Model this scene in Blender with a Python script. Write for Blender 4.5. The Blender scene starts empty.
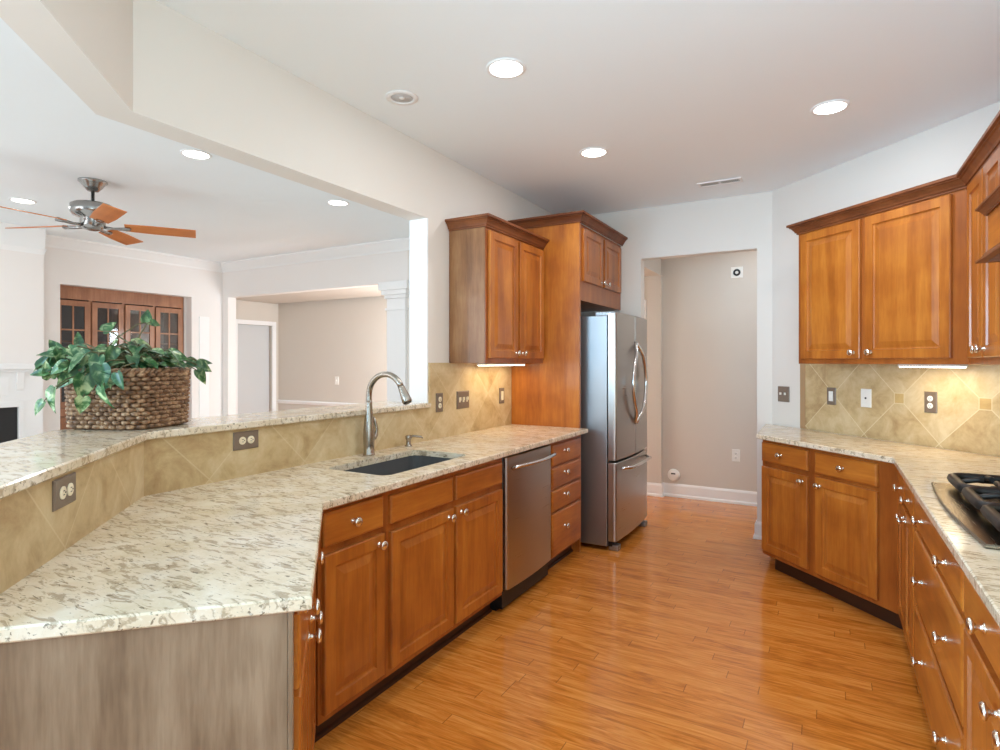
import bpy, bmesh, math, random
from mathutils import Vector, Matrix
random.seed(7)
sc = bpy.context.scene
COL = sc.collection
R = math.radians

# ---------------------------------------------------------------- camera, world, exposure
cam_d = bpy.data.cameras.new('camera'); cam = bpy.data.objects.new('camera', cam_d); COL.objects.link(cam)
cam_d.sensor_width = 36.0; cam_d.lens = 36.0 * 0.578; cam_d.shift_y = -0.013; cam_d.clip_start = 0.02
cam.location = (0, 0, 1.40); cam.rotation_euler = (R(90), 0, R(29.57)); sc.camera = cam
vs = sc.view_settings
vs.view_transform = 'Standard'; vs.look = 'None'; vs.gamma = 1.0; vs.use_curve_mapping = False; vs.exposure = 0.0
sc.cycles.use_denoising = True
sc.cycles.max_bounces = 12; sc.cycles.diffuse_bounces = 8; sc.cycles.glossy_bounces = 6
sc.cycles.sample_clamp_indirect = 6.0
w = bpy.data.worlds.new('world'); sc.world = w; w.use_nodes = True
w.node_tree.nodes['Background'].inputs[0].default_value = (0.78, 0.90, 1.0, 1)
w.node_tree.nodes['Background'].inputs[1].default_value = 0.68

def lamp(name, kind, loc, energy, color=(1, 1, 1), size=1.0, sy=None, rot=(0, 0, 0), parent=None):
    l = bpy.data.lights.new(name, kind); l.energy = energy; l.color = color
    if kind == 'AREA':
        l.shape = 'RECTANGLE' if sy else 'DISK'; l.size = size
        if sy: l.size_y = sy
    o = bpy.data.objects.new(name, l); COL.objects.link(o); o.location = loc; o.rotation_euler = rot
    if parent: o.parent = parent
    return o

CAN_W = 5.5      # each recessed lamp
UNDER_W = 1.25   # each under-cabinet lamp
# added lamps standing in for daylight from unseen windows behind the camera
bw_ = lamp('breakfast_daylight_stand_in', 'AREA', (-2.6, -2.7, 1.5), 90, (0.46, 0.75, 1.0), 2.4, 1.8, (R(86), 0, R(-35)))
bw_.data.spread = R(95)
lamp('family_daylight_stand_in', 'AREA', (-5.2, -2.6, 1.6), 85, (0.97, 0.98, 1.0), 3.4, 2.0, (R(90), 0, 0))
# added unseen lamp behind the camera, aimed up to brighten the ceiling
lamp('ceiling_fill', 'AREA', (0.20, -0.75, 1.25), 50, (0.60, 0.88, 1.0), 1.4, None, (R(180), 0, 0))
# a second added lamp, a spot brightening the far ceiling and upper walls
fl = lamp('far_ceiling_fill', 'SPOT', (0.35, -0.60, 1.30), 175, (0.66, 0.88, 1.0))
fl.data.spot_size = R(84); fl.data.spot_blend = 1.0; fl.data.shadow_soft_size = 0.45
fl.rotation_euler = (Vector((-0.45, 3.2, 2.74)) - Vector(fl.location)).to_track_quat('-Z', 'Y').to_euler()
lamp('family_ceiling_fill', 'AREA', (-4.8, 0.6, 0.5), 8, (0.97, 0.98, 1.0), 3.0, None, (R(180), 0, 0))  # unseen lamp added to lift the family room ceiling
lamp('dining_fill', 'AREA', (-3.2, 5.6, 1.3), 85, (0.88, 0.95, 1.0), 0.8, 1.4, (R(90), 0, R(90)))  # added fill for the dining hall, no window stands there
lamp('hall_fill', 'AREA', (-0.2, 5.6, 2.70), 7, (0.94, 0.97, 1.0), 0.3)  # unseen lamp added because the hall came out dim
lamp('aisle_fill', 'AREA', (0.01, 2.30, 2.728), 5, (1, .95, .88), .14)  # added unseen lamp without a fixture, brightening the angled soffit

# ---------------------------------------------------------------- material helpers
def srgb(r, g, b):
    f = lambda c: (c / 255 / 12.92) if c / 255 <= 0.04045 else ((c / 255 + 0.055) / 1.055) ** 2.4
    return (f(r), f(g), f(b), 1)

class NT:
    def __init__(s, name, rough=0.5, metal=0.0, base=None, spec=0.5, coat=0.0):
        s.m = bpy.data.materials.new(name); s.m.use_nodes = True; s.t = s.m.node_tree
        s.b = s.t.nodes['Principled BSDF']
        s.b.inputs['Roughness'].default_value = rough; s.b.inputs['Metallic'].default_value = metal
        s.b.inputs['Specular IOR Level'].default_value = spec
        if coat: s.b.inputs['Coat Weight'].default_value = coat; s.b.inputs['Coat Roughness'].default_value = 0.08
        if base: s.b.inputs['Base Color'].default_value = base
    def n(s, typ, **kw):
        nd = s.t.nodes.new(typ)
        for k, v in kw.items(): setattr(nd, k, v)
        return nd
    def put(s, sock, v):
        if hasattr(v, 'is_output') or isinstance(v, bpy.types.NodeSocket): s.t.links.new(v, sock)
        else: sock.default_value = v
    def math(s, op, a, b=None, c=None):
        nd = s.n('ShaderNodeMath', operation=op)
        s.put(nd.inputs[0], a)
        if b is not None: s.put(nd.inputs[1], b)
        if c is not None: s.put(nd.inputs[2], c)
        return nd.outputs[0]
    def coord(s, kind='Object'):
        return s.n('ShaderNodeTexCoord').outputs[kind]
    def mapped(s, scale=(1, 1, 1), rot=(0, 0, 0), loc=(0, 0, 0), kind='Object', vec=None):
        mp = s.n('ShaderNodeMapping'); s.t.links.new(vec or s.coord(kind), mp.inputs[0])
        mp.inputs['Location'].default_value = loc; mp.inputs['Rotation'].default_value = rot; mp.inputs['Scale'].default_value = scale
        return mp.outputs[0]
    def noise(s, vec, scale=5, detail=4, rough=0.5, dist=0.0):
        nd = s.n('ShaderNodeTexNoise'); s.t.links.new(vec, nd.inputs['Vector'])
        nd.inputs['Scale'].default_value = scale; nd.inputs['Detail'].default_value = detail
        nd.inputs['Roughness'].default_value = rough; nd.inputs['Distortion'].default_value = dist
        return nd.outputs['Fac']
    def ramp(s, fac, stops):
        nd = s.n('ShaderNodeValToRGB'); s.t.links.new(fac, nd.inputs[0]); cr = nd.color_ramp
        while len(cr.elements) < len(stops): cr.elements.new(0.5)
        for e, (p, c) in zip(cr.elements, stops): e.position = p; e.color = c
        return nd.outputs[0]
    def mix(s, fac, a, b, mode='MIX'):
        nd = s.n('ShaderNodeMix', data_type='RGBA', blend_type=mode)
        s.put(nd.inputs[0], fac); s.put(nd.inputs[6], a); s.put(nd.inputs[7], b)
        return nd.outputs[2]
    def base(s, v): s.put(s.b.inputs['Base Color'], v)
    def bump(s, h, strength=0.2, dist=0.01):
        nd = s.n('ShaderNodeBump'); nd.inputs['Strength'].default_value = strength; nd.inputs['Distance'].default_value = dist
        s.t.links.new(h, nd.inputs['Height']); s.t.links.new(nd.outputs[0], s.b.inputs['Normal'])

def paint(name, c, rough=0.75):
    k = NT(name, rough, 0, None, 0.25)
    nz = k.noise(k.mapped((1, 1, 1)), 2.0, 3)
    k.base(k.mix(nz, c, tuple(min(1, x * 1.03) for x in c[:3]) + (1,)))
    fine = k.noise(k.mapped((1, 1, 1)), 220, 2); k.bump(fine, 0.05, 0.002)
    return k.m

def wood(name, dark, mid, light, axis='z', rough=0.34, coat=0.25, fig=1.0):
    k = NT(name, rough, 0, None, 0.4, coat)
    sc_ = {'z': (9, 9, 0.9), 'x': (0.9, 9, 9), 'y': (9, 0.9, 9)}[axis]
    info = k.n('ShaderNodeObjectInfo').outputs['Random']
    cmb = k.n('ShaderNodeCombineXYZ')
    for i in range(3): k.t.links.new(k.math('MULTIPLY', info, 7.3 + i), cmb.inputs[i])
    add = k.n('ShaderNodeVectorMath', operation='ADD'); k.t.links.new(k.coord(), add.inputs[0]); k.t.links.new(cmb.outputs[0], add.inputs[1])
    v = k.mapped(sc_, vec=add.outputs[0])
    a = k.noise(v, 1.0, 5, 0.55, 0.6)
    v2 = k.mapped(tuple(x * 9 for x in sc_), vec=add.outputs[0])
    b = k.noise(v2, 1.0, 3, 0.6)
    blot = k.noise(k.mapped((1, 1, 1), vec=add.outputs[0]), 5.0, 3, 0.5)
    f = k.math('ADD', k.math('MULTIPLY', a, 0.55), k.math('ADD', k.math('MULTIPLY', b, 0.18 * fig), k.math('MULTIPLY', blot, 0.3)))
    k.base(k.ramp(f, [(0.36, dark), (0.52, mid), (0.70, light)]))
    k.bump(b, 0.04, 0.002)
    return k.m

def plain(name, c, rough=0.5, metal=0.0, spec=0.5, coat=0.0):
    k = NT(name, rough, metal, None, spec, coat)
    nz = k.noise(k.mapped(), 35, 3)
    k.base(k.mix(nz, tuple(x * 0.93 for x in c[:3]) + (1,), tuple(min(1, x * 1.05) for x in c[:3]) + (1,)))
    return k.m

def steel(name, c, rough=0.3, scale=(3, 3, 260)):
    k = NT(name, rough, 1.0)
    nz = k.noise(k.mapped(scale), 1.0, 3)
    k.base(k.mix(nz, tuple(x * 0.9 for x in c[:3]) + (1,), c))
    k.put(k.b.inputs['Roughness'], k.math('MULTIPLY_ADD', nz, 0.12, rough - 0.06))
    k.bump(nz, 0.05, 0.001)
    return k.m

def emit(name, c, strength):
    k = NT(name, 0.5, 0, c); k.b.inputs['Emission Color'].default_value = c; k.b.inputs['Emission Strength'].default_value = strength
    return k.m

M = {}
M['wall'] = paint('warm_white_wall_paint', srgb(229, 224, 217))
M['wall_family'] = paint('off_white_wall_paint', srgb(236, 232, 229))
M['hall'] = paint('hall_wall_paint', srgb(212, 204, 194))
M['ceiling'] = paint('white_ceiling_paint', srgb(240, 247, 251), 0.85)
M['trim'] = paint('white_trim_enamel', srgb(240, 240, 240), 0.4)
M['wood'] = wood('honey_maple_cabinet_wood', srgb(138, 72, 24), srgb(174, 100, 35), srgb(204, 130, 50))
M['wood_h'] = wood('honey_maple_cabinet_wood_across', srgb(138, 72, 24), srgb(174, 100, 35), srgb(204, 130, 50), 'x')
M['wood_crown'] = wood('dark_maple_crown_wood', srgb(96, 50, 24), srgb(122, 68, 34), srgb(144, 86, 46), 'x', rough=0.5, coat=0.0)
M['wood_frame'] = wood('maple_face_frame_wood', srgb(130, 66, 24), srgb(160, 88, 33), srgb(184, 110, 46))
M['end_panel'] = wood('greyish_oak_veneer', srgb(98, 76, 58), srgb(128, 104, 82), srgb(156, 132, 108), rough=0.42, coat=0.1, fig=1.6)  # greyer than the cabinet wood
M['end_skin'] = wood('tan_oak_veneer', srgb(104, 66, 36), srgb(134, 90, 54), srgb(160, 116, 76), rough=0.36, fig=1.5)
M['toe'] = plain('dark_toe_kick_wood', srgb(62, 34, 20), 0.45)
M['builtin'] = wood('red_brown_built_in_wood', srgb(130, 84, 58), srgb(160, 108, 76), srgb(184, 132, 98))
M['nickel'] = plain('polished_nickel', (0.80, 0.76, 0.70, 1), 0.18, 1.0)
M['fan_metal'] = plain('brushed_fan_nickel', (0.36, 0.36, 0.35, 1), 0.22, 1.0)
M['faucet'] = plain('brushed_faucet_nickel', (0.40, 0.36, 0.31, 1), 0.27, 1.0)
M['steel'] = steel('brushed_stainless_steel', (0.50, 0.48, 0.46, 1), 0.30)
M['steel_side'] = steel('grey_fridge_side_steel', (0.42, 0.43, 0.44, 1), 0.42)
M['steel_top'] = steel('cooktop_stainless_steel', (0.22, 0.18, 0.13, 1), 0.26, (60, 3, 3))
M['handle'] = plain('bright_steel_handle', (0.72, 0.72, 0.72, 1), 0.2, 1.0)
M['black'] = plain('black_plastic', srgb(24, 24, 25), 0.45)
M['iron'] = plain('black_cast_iron', srgb(22, 22, 23), 0.42, 0.0, 0.5)
M['sink'] = plain('dark_grey_composite_sink', srgb(92, 92, 92), 0.4)
M['white_plastic'] = plain('white_plastic', srgb(240, 238, 232), 0.4)
M['cream_plastic'] = plain('cream_plastic', srgb(240, 228, 200), 0.4)
M['bronze_plate'] = plain('pewter_brown_plate_metal', srgb(128, 112, 98), 0.4, 0.15)
M['dark_slot'] = plain('dark_slot', srgb(30, 28, 26), 0.6)
M['fan_blade'] = wood('light_cherry_fan_blade', srgb(180, 100, 46), srgb(202, 120, 60), srgb(216, 138, 78), 'x', 0.4, 0.1)
M['slate'] = plain('black_slate', srgb(34, 34, 36), 0.3)
M['firebox'] = plain('black_firebox_face', srgb(16, 15, 15), 0.8)  # one even near-black colour
M['lens'] = emit('lit_lamp_lens', (1.0, 0.97, 0.92, 1), 9.0)
M['under_lens'] = emit('lit_under_cabinet_lens', (1.0, 0.90, 0.70, 1), 7.0)
M['cab_inside'] = plain('dim_cabinet_interior', srgb(120, 104, 92), 0.7)
M['cool_lit_door'] = paint('cool_lit_door_paint', srgb(204, 206, 207), 0.45)  # white door; the bluish light on it is put into the colour
k = NT('clear_cabinet_glass', 0.05)
tr = k.n('ShaderNodeBsdfTransparent'); gl = k.n('ShaderNodeBsdfGlossy'); gl.inputs['Roughness'].default_value = 0.05
tr.inputs[0].default_value = (0.72, 0.72, 0.74, 1)
mx = k.n('ShaderNodeMixShader'); mx.inputs[0].default_value = 0.05
k.t.links.new(tr.outputs[0], mx.inputs[1]); k.t.links.new(gl.outputs[0], mx.inputs[2])
k.t.links.new(mx.outputs[0], k.t.nodes['Material Output'].inputs[0]); M['glass'] = k.m

def granite():
    k = NT('cream_granite', 0.12, 0, None, 0.5)
    cl = k.noise(k.mapped((1, 1, 1)), 9, 5, 0.6)
    c = k.ramp(cl, [(0.30, srgb(214, 196, 166)), (0.5, srgb(227, 212, 187)), (0.70, srgb(237, 227, 210))])
    v = k.mapped((15, 52, 40), (0, 0, R(-29)))
    f1 = k.noise(v, 1.0, 4, 0.65, 0.8)
    m1 = k.ramp(f1, [(0.52, (0, 0, 0, 1)), (0.61, (1, 1, 1, 1))])
    c = k.mix(k.math('MULTIPLY', m1, 0.68), c, srgb(154, 132, 104))
    f2 = k.noise(k.mapped((26, 105, 70), (0, 0, R(-26)), (3, 5, 1)), 1.0, 3, 0.6, 0.5)
    m2 = k.ramp(f2, [(0.61, (0, 0, 0, 1)), (0.66, (1, 1, 1, 1))])
    c = k.mix(k.math('MULTIPLY', m2, 0.78), c, srgb(104, 88, 66))
    f3 = k.noise(k.mapped((160, 160, 160)), 1.0, 2, 0.5)
    m3 = k.ramp(f3, [(0.60, (0, 0, 0, 1)), (0.75, (1, 1, 1, 1))])
    c = k.mix(k.math('MULTIPLY', m3, 0.5), c, srgb(244, 238, 226))
    k.base(c); return k.m
M['granite'] = granite()

def tile(name, u0, z0, dots, s=0.485):
    k = NT(name, 0.42, 0, None, 0.4)
    sep = k.n('ShaderNodeSeparateXYZ'); k.t.links.new(k.coord(), sep.inputs[0])
    p = k.math('SUBTRACT', sep.outputs[0], u0); q = k.math('SUBTRACT', sep.outputs[2], z0)
    a = k.math('DIVIDE', k.math('ADD', p, q), s); b = k.math('DIVIDE', k.math('SUBTRACT', p, q), s)
    ra = k.math('ROUND', a); rb = k.math('ROUND', b)
    fa = k.math('SUBTRACT', a, ra); fb = k.math('SUBTRACT', b, rb)
    W = 0.0075
    g = k.math('MAXIMUM', k.math('LESS_THAN', k.math('ABSOLUTE', fa), W), k.math('LESS_THAN', k.math('ABSOLUTE', fb), W))
    cmb = k.n('ShaderNodeCombineXYZ'); k.t.links.new(k.math('FLOOR', a), cmb.inputs[0]); k.t.links.new(k.math('FLOOR', b), cmb.inputs[1])
    wn = k.n('ShaderNodeTexWhiteNoise', noise_dimensions='2D'); k.t.links.new(cmb.outputs[0], wn.inputs[0])
    n1 = k.noise(k.mapped(), 7, 7, 0.66, 0.6); n2 = k.noise(k.mapped(), 38, 3, 0.6)
    v = k.math('ADD', k.math('MULTIPLY', n1, 0.75), k.math('ADD', k.math('MULTIPLY', wn.outputs[0], 0.20), k.math('MULTIPLY', n2, 0.12)))
    c = k.ramp(v, [(0.33, srgb(166, 134, 92)), (0.52, srgb(198, 172, 128)), (0.72, srgb(218, 198, 160))])
    if dots:
        dp = k.math('MULTIPLY', k.math('ADD', fa, fb), s / 2); dq = k.math('MULTIPLY', k.math('SUBTRACT', fa, fb), s / 2)
        m = k.math('MAXIMUM', k.math('ABSOLUTE', dp), k.math('ABSOLUTE', dq))
        same = k.math('LESS_THAN', k.math('ABSOLUTE', k.math('SUBTRACT', ra, rb)), 0.5)
        ins = k.math('MULTIPLY', k.math('LESS_THAN', m, 0.031), same)
        edge = k.math('MULTIPLY', k.math('LESS_THAN', k.math('ABSOLUTE', k.math('SUBTRACT', m, 0.031)), 0.0025), same)
        c = k.mix(ins, c, k.ramp(n1, [(0.3, srgb(176, 142, 92)), (0.7, srgb(208, 178, 122))]))
        g = k.math('MAXIMUM', k.math('MULTIPLY', g, k.math('SUBTRACT', 1.0, ins)), edge)
    k.base(k.mix(k.math('MULTIPLY', g, 0.75 if dots else 0.35), c, srgb(224, 208, 170)))
    k.bump(k.math('SUBTRACT', 1.0, g), 0.25, 0.002)
    return k.m

def oak_floor():
    k = NT('oak_strip_floor', 0.2, 0, None, 0.45, 0.15)
    sep = k.n('ShaderNodeSeparateXYZ'); k.t.links.new(k.coord(), sep.inputs[0])
    x, y = sep.outputs[0], sep.outputs[1]
    ry = k.math('DIVIDE', y, 0.068); row = k.math('FLOOR', ry)
    wr = k.n('ShaderNodeTexWhiteNoise', noise_dimensions='1D'); k.t.links.new(row, wr.inputs['W'])
    xx = k.math('DIVIDE', k.math('ADD', x, k.math('MULTIPLY', wr.outputs[0], 9.0)), 0.92); brd = k.math('FLOOR', xx)
    cmb = k.n('ShaderNodeCombineXYZ'); k.t.links.new(row, cmb.inputs[0]); k.t.links.new(brd, cmb.inputs[1])
    wb = k.n('ShaderNodeTexWhiteNoise', noise_dimensions='2D'); k.t.links.new(cmb.outputs[0], wb.inputs[0])
    off = k.n('ShaderNodeVectorMath', operation='ADD'); k.t.links.new(k.coord(), off.inputs[0])
    sc3 = k.n('ShaderNodeVectorMath', operation='SCALE'); k.t.links.new(wb.outputs['Color'], sc3.inputs[0]); sc3.inputs['Scale'].default_value = 30
    k.t.links.new(sc3.outputs[0], off.inputs[1])
    g1 = k.noise(k.mapped((2.6, 20, 1), vec=off.outputs[0]), 1.0, 5, 0.62, 2.2)
    g2 = k.noise(k.mapped((9, 190, 1), vec=off.outputs[0]), 1.0, 3, 0.6)
    v = k.math('ADD', k.math('MULTIPLY', g1, 0.62), k.math('ADD', k.math('MULTIPLY', wb.outputs[0], 0.11), k.math('MULTIPLY', g2, 0.24)))
    c = k.ramp(v, [(0.30, srgb(156, 86, 30)), (0.48, srgb(212, 130, 50)), (0.66, srgb(234, 162, 82))])
    ey = k.math('ABSOLUTE', k.math('SUBTRACT', ry, k.math('ROUND', ry)))
    ex = k.math('ABSOLUTE', k.math('SUBTRACT', xx, k.math('ROUND', xx)))
    gap = k.math('MAXIMUM', k.math('MULTIPLY', k.math('LESS_THAN', ey, 0.016), 0.22), k.math('MULTIPLY', k.math('LESS_THAN', ex, 0.0018), 0.6))
    k.base(k.mix(gap, c, srgb(92, 50, 20)))
    k.put(k.b.inputs['Roughness'], k.math('MULTIPLY_ADD', g1, 0.10, 0.10))
    k.bump(k.math('SUBTRACT', 1.0, gap), 0.12, 0.001)
    return k.m
M['floor'] = oak_floor()

k = NT('woven_rattan', 0.6)
nz = k.noise(k.mapped(), 42, 4, 0.6)
k.base(k.ramp(nz, [(0.30, srgb(74, 48, 32)), (0.5, srgb(138, 102, 72)), (0.68, srgb(196, 160, 124))])); M['rattan'] = k.m
k = NT('pothos_leaf', 0.35, 0, None, 0.5)
nz = k.noise(k.mapped(), 30, 4, 0.6, 0.8); nb = k.noise(k.mapped(), 6, 2)
c = k.ramp(nz, [(0.40, srgb(40, 82, 46)), (0.52, srgb(84, 126, 72)), (0.64, srgb(190, 204, 152))])
k.base(k.mix(k.ramp(nb, [(0.45, (0, 0, 0, 1)), (0.6, (1, 1, 1, 1))]), c, k.mix(0.55, c, srgb(28, 72, 50)))); M['leaf'] = k.m
M['stem'] = plain('plant_stem', srgb(96, 92, 58), 0.6)
M['moss_shade'] = plain('dark_moss_and_gap_shade', srgb(40, 36, 26), 0.9)  # moss colour, also used for the dark core behind the weave

# ---------------------------------------------------------------- mesh helpers
def obj(name, bm, mat, parent=None, loc=None, rot=None, norm=True):
    if norm: bmesh.ops.recalc_face_normals(bm, faces=bm.faces)
    me = bpy.data.meshes.new(name); bm.to_mesh(me); bm.free()
    o = bpy.data.objects.new(name, me); COL.objects.link(o)
    for mm in (mat if isinstance(mat, (list, tuple)) else [mat]): me.materials.append(mm)
    if parent: o.parent = parent
    if loc: o.location = loc
    if rot: o.rotation_euler = rot
    return o
def thing(name, label, cat, loc=(0, 0, 0), rz=0, group=None):
    o = bpy.data.objects.new(name, None); COL.objects.link(o); o.empty_display_size = 0.1
    o.location = loc; o.rotation_euler = (0, 0, R(rz)); o['label'] = label; o['category'] = cat
    if group: o['group'] = group
    return o
def tag(o, label, cat, group=None):
    o['label'] = label; o['category'] = cat
    if group: o['group'] = group
    return o
def struct(name, bm, mat, label=None):
    o = obj(name, bm, mat); o['kind'] = 'structure'
    o['label'] = label or name.replace('_', ' '); o['category'] = name.split('_')[0]
    return o
def copy_tree(o, parent=None):
    c = o.copy(); COL.objects.link(c)
    if parent: c.parent = parent
    for ch in list(o.children): copy_tree(ch, c)
    return c
def box(bm, x0, x1, y0, y1, z0, z1, bev=0.0, mi=0):
    vs_ = [bm.verts.new(p) for p in ((x0, y0, z0), (x1, y0, z0), (x1, y1, z0), (x0, y1, z0), (x0, y0, z1), (x1, y0, z1), (x1, y1, z1), (x0, y1, z1))]
    fs = [bm.faces.new([vs_[i] for i in q]) for q in ((0, 3, 2, 1), (4, 5, 6, 7), (0, 1, 5, 4), (1, 2, 6, 5), (2, 3, 7, 6), (3, 0, 4, 7))]
    for f in fs: f.material_index = mi
    if bev > 0:
        es = list({e for f in fs for e in f.edges})
        bmesh.ops.bevel(bm, geom=es, offset=bev, segments=2, profile=0.7, affect='EDGES')
    return fs
def BX(*a, **k_):
    bm = bmesh.new(); box(bm, *a, **k_); return bm
def area2(p): return sum(p[i][0] * p[(i + 1) % len(p)][1] - p[(i + 1) % len(p)][0] * p[i][1] for i in range(len(p)))
def offset_poly(p, d):
    """inward offset of a CCW polygon by d"""
    n = len(p); out = []
    for i in range(n):
        a, b, c = Vector(p[i - 1]), Vector(p[i]), Vector(p[(i + 1) % n])
        e1 = (b - a).normalized(); e2 = (c - b).normalized()
        n1 = Vector((-e1.y, e1.x)); n2 = Vector((-e2.y, e2.x)); m = (n1 + n2)
        m = m / max(0.2, m.dot(n1)) if m.length > 1e-6 else n1
        out.append((b.x + m.x * d, b.y + m.y * d))
    return out
def prism(bm, poly, z0, z1, bev=0.0, holes=(), mi=0):
    if area2(poly) < 0: poly = poly[::-1]
    rings = [(poly, z0), (poly, z1 - bev)]
    if bev: rings = [(offset_poly(poly, bev), z0), (poly, z0 + bev), (poly, z1 - bev), (offset_poly(poly, bev), z1)]
    loops = [[bm.verts.new((x, y, z)) for x, y in p] for p, z in rings]
    for a, b in zip(loops, loops[1:]):
        for i in range(len(a)):
            j = (i + 1) % len(a); bm.faces.new((a[i], a[j], b[j], b[i])).material_index = mi
    if not holes:
        bm.faces.new(loops[0][::-1]).material_index = mi; bm.faces.new(loops[-1]).material_index = mi
        return
    hl0, hl1 = [], []
    for h in holes:
        b0 = [bm.verts.new((x, y, z0)) for x, y in h]; b1 = [bm.verts.new((x, y, z1)) for x, y in h]
        for i in range(len(h)):
            j = (i + 1) % len(h); bm.faces.new((b0[i], b0[j], b1[j], b1[i])).material_index = mi
        hl0.append(b0); hl1.append(b1)
    for base, hs in ((loops[0], hl0), (loops[-1], hl1)):
        es = []
        for lp in [base] + hs:
            for i in range(len(lp)):
                es.append(bm.edges.get((lp[i], lp[(i + 1) % len(lp)])) or bm.edges.new((lp[i], lp[(i + 1) % len(lp)])))
        bmesh.ops.triangle_fill(bm, use_beauty=True, use_dissolve=False, edges=es)
def PR(*a, **k_):
    bm = bmesh.new(); prism(bm, *a, **k_); return bm
def lathe(bm, prof, seg=24, M4=None, mi=0, smooth=True):
    """prof: list of (r, z) about Z"""
    M4 = M4 or Matrix(); rings = []
    for r, z in prof:
        if r < 1e-6: rings.append([bm.verts.new(M4 @ Vector((0, 0, z)))])
        else: rings.append([bm.verts.new(M4 @ Vector((r * math.cos(2 * math.pi * i / seg), r * math.sin(2 * math.pi * i / seg), z))) for i in range(seg)])
    for a, b in zip(rings, rings[1:]):
        for i in range(seg):
            j = (i + 1) % seg
            if len(a) == 1 and len(b) == 1: continue
            if len(a) == 1: f = bm.faces.new((a[0], b[i], b[j]))
            elif len(b) == 1: f = bm.faces.new((a[i], a[j], b[0]))
            else: f = bm.faces.new((a[i], a[j], b[j], b[i]))
            f.smooth = smooth; f.material_index = mi
def tube(bm, pts, rad, seg=10, closed=False, sx=1.0, mi=0, up=None):
    pts = [Vector(p) for p in pts]; n = len(pts)
    rad = rad if isinstance(rad, (list, tuple)) else [rad] * n
    rings = []; prev = None
    for i in range(n):
        if closed: t = (pts[(i + 1) % n] - pts[i - 1]).normalized()
        else: t = (pts[min(i + 1, n - 1)] - pts[max(i - 1, 0)]).normalized()
        if up is not None: ref = Vector(up)
        elif prev is None: ref = Vector((0, 0, 1)) if abs(t.z) < 0.9 else Vector((1, 0, 0))
        else: ref = prev
        nrm = (ref - t * ref.dot(t))
        nrm = nrm.normalized() if nrm.length > 1e-5 else t.orthogonal().normalized()
        prev = nrm; bi = t.cross(nrm)
        rings.append([bm.verts.new(pts[i] + (nrm * math.cos(2 * math.pi * j / seg) + bi * sx * math.sin(2 * math.pi * j / seg)) * rad[i]) for j in range(seg)])
    m = n if closed else n - 1
    for i in range(m):
        a, b = rings[i], rings[(i + 1) % n]
        for j in range(seg):
            q = (j + 1) % seg
            f = bm.faces.new((a[j], a[q], b[q], b[j])); f.smooth = True; f.material_index = mi
    if not closed:
        bm.faces.new(rings[0][::-1]).material_index = mi; bm.faces.new(rings[-1]).material_index = mi
def sweep(bm, path, prof, closed=False, mi=0):
    """path 2D points; prof list of (out, z): out to the right-hand side of travel; mitred."""
    P = [Vector(p) for p in path]; n = len(P); loops = []
    for i in range(n):
        e1 = (P[i] - P[i - 1]).normalized() if i > 0 else None
        e2 = (P[i + 1] - P[i]).normalized() if i < n - 1 else None
        e1 = e1 or e2; e2 = e2 or e1
        n1 = Vector((e1.y, -e1.x)); n2 = Vector((e2.y, -e2.x)); m = n1 + n2; m = m / m.dot(n1)
        loops.append([bm.verts.new((P[i].x + m.x * o, P[i].y + m.y * o, z)) for o, z in prof])
    for a, b in zip(loops, loops[1:]):
        for j in range(len(prof)):
            q = (j + 1) % len(prof); bm.faces.new((a[j], a[q], b[q], b[j])).material_index = mi
    bm.faces.new(loops[0]).material_index = mi; bm.faces.new(loops[-1][::-1]).material_index = mi
def rings_panel(bm, x0, x1, z0, z1, prof, back=0.0):
    """front panel facing -Y. prof: list of (inset, y)"""
    loops = []
    for ins, y in prof:
        loops.append([bm.verts.new(p) for p in ((x0 + ins, y, z0 + ins), (x1 - ins, y, z0 + ins), (x1 - ins, y, z1 - ins), (x0 + ins, y, z1 - ins))])
    for a, b in zip(loops, loops[1:]):
        for i in range(4):
            j = (i + 1) % 4; bm.faces.new((a[i], a[j], b[j], b[i]))
    bm.faces.new(loops[0][::-1]); bm.faces.new(loops[-1])

KNOB = None
def knob(parent, x, y, z):
    global KNOB
    if KNOB is None:
        bm = bmesh.new(); M4 = Matrix.Rotation(R(90), 4, 'X') @ Matrix.Scale(1.18, 4)
        lathe(bm, [(0, -0.001), (0.010, -0.001), (0.010, 0.002), (0.0055, 0.004), (0.005, 0.013), (0.009, 0.017), (0.0155, 0.020), (0.0165, 0.024), (0.013, 0.028), (0, 0.030)], 16, M4)
        o = obj('knob', bm, M['nickel'], parent); KNOB = o.data
    else:
        o = bpy.data.objects.new('knob', KNOB); COL.objects.link(o); o.parent = parent
    o.location = (x, y, z); return o
T = 0.020
def front(root, kind, x0, x1, z0, z1, knobs=(), y=0.0):
    bm = bmesh.new()
    if kind == 'door':
        rings_panel(bm, x0, x1, z0, z1, [(0, y), (0, y - T + .004), (.004, y - T), (.050, y - T), (.053, y - T + .008), (.058, y - T + .010), (.063, y - T + .010), (.094, y - T + .001)])
        o = obj('door', bm, M['wood'], root)
    else:
        rings_panel(bm, x0, x1, z0, z1, [(0, y), (0, y - T + .007), (.003, y - T + .003), (.010, y - T)])
        o = obj('drawer', bm, M['wood_h'], root) if kind == 'drawer' else obj('false_front', bm, M['wood_h'], root)
    for kx, kz in knobs: knob(o, kx, y - T, kz)
    return o
CROWN = [(0, 0.004), (0.010, 0.004), (0.010, 0.014), (0.016, 0.016), (0.020, 0.026), (0.034, 0.046), (0.042, 0.050), (0.042, 0.055), (0.053, 0.058), (0.053, 0.073), (0, 0.073)]

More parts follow.
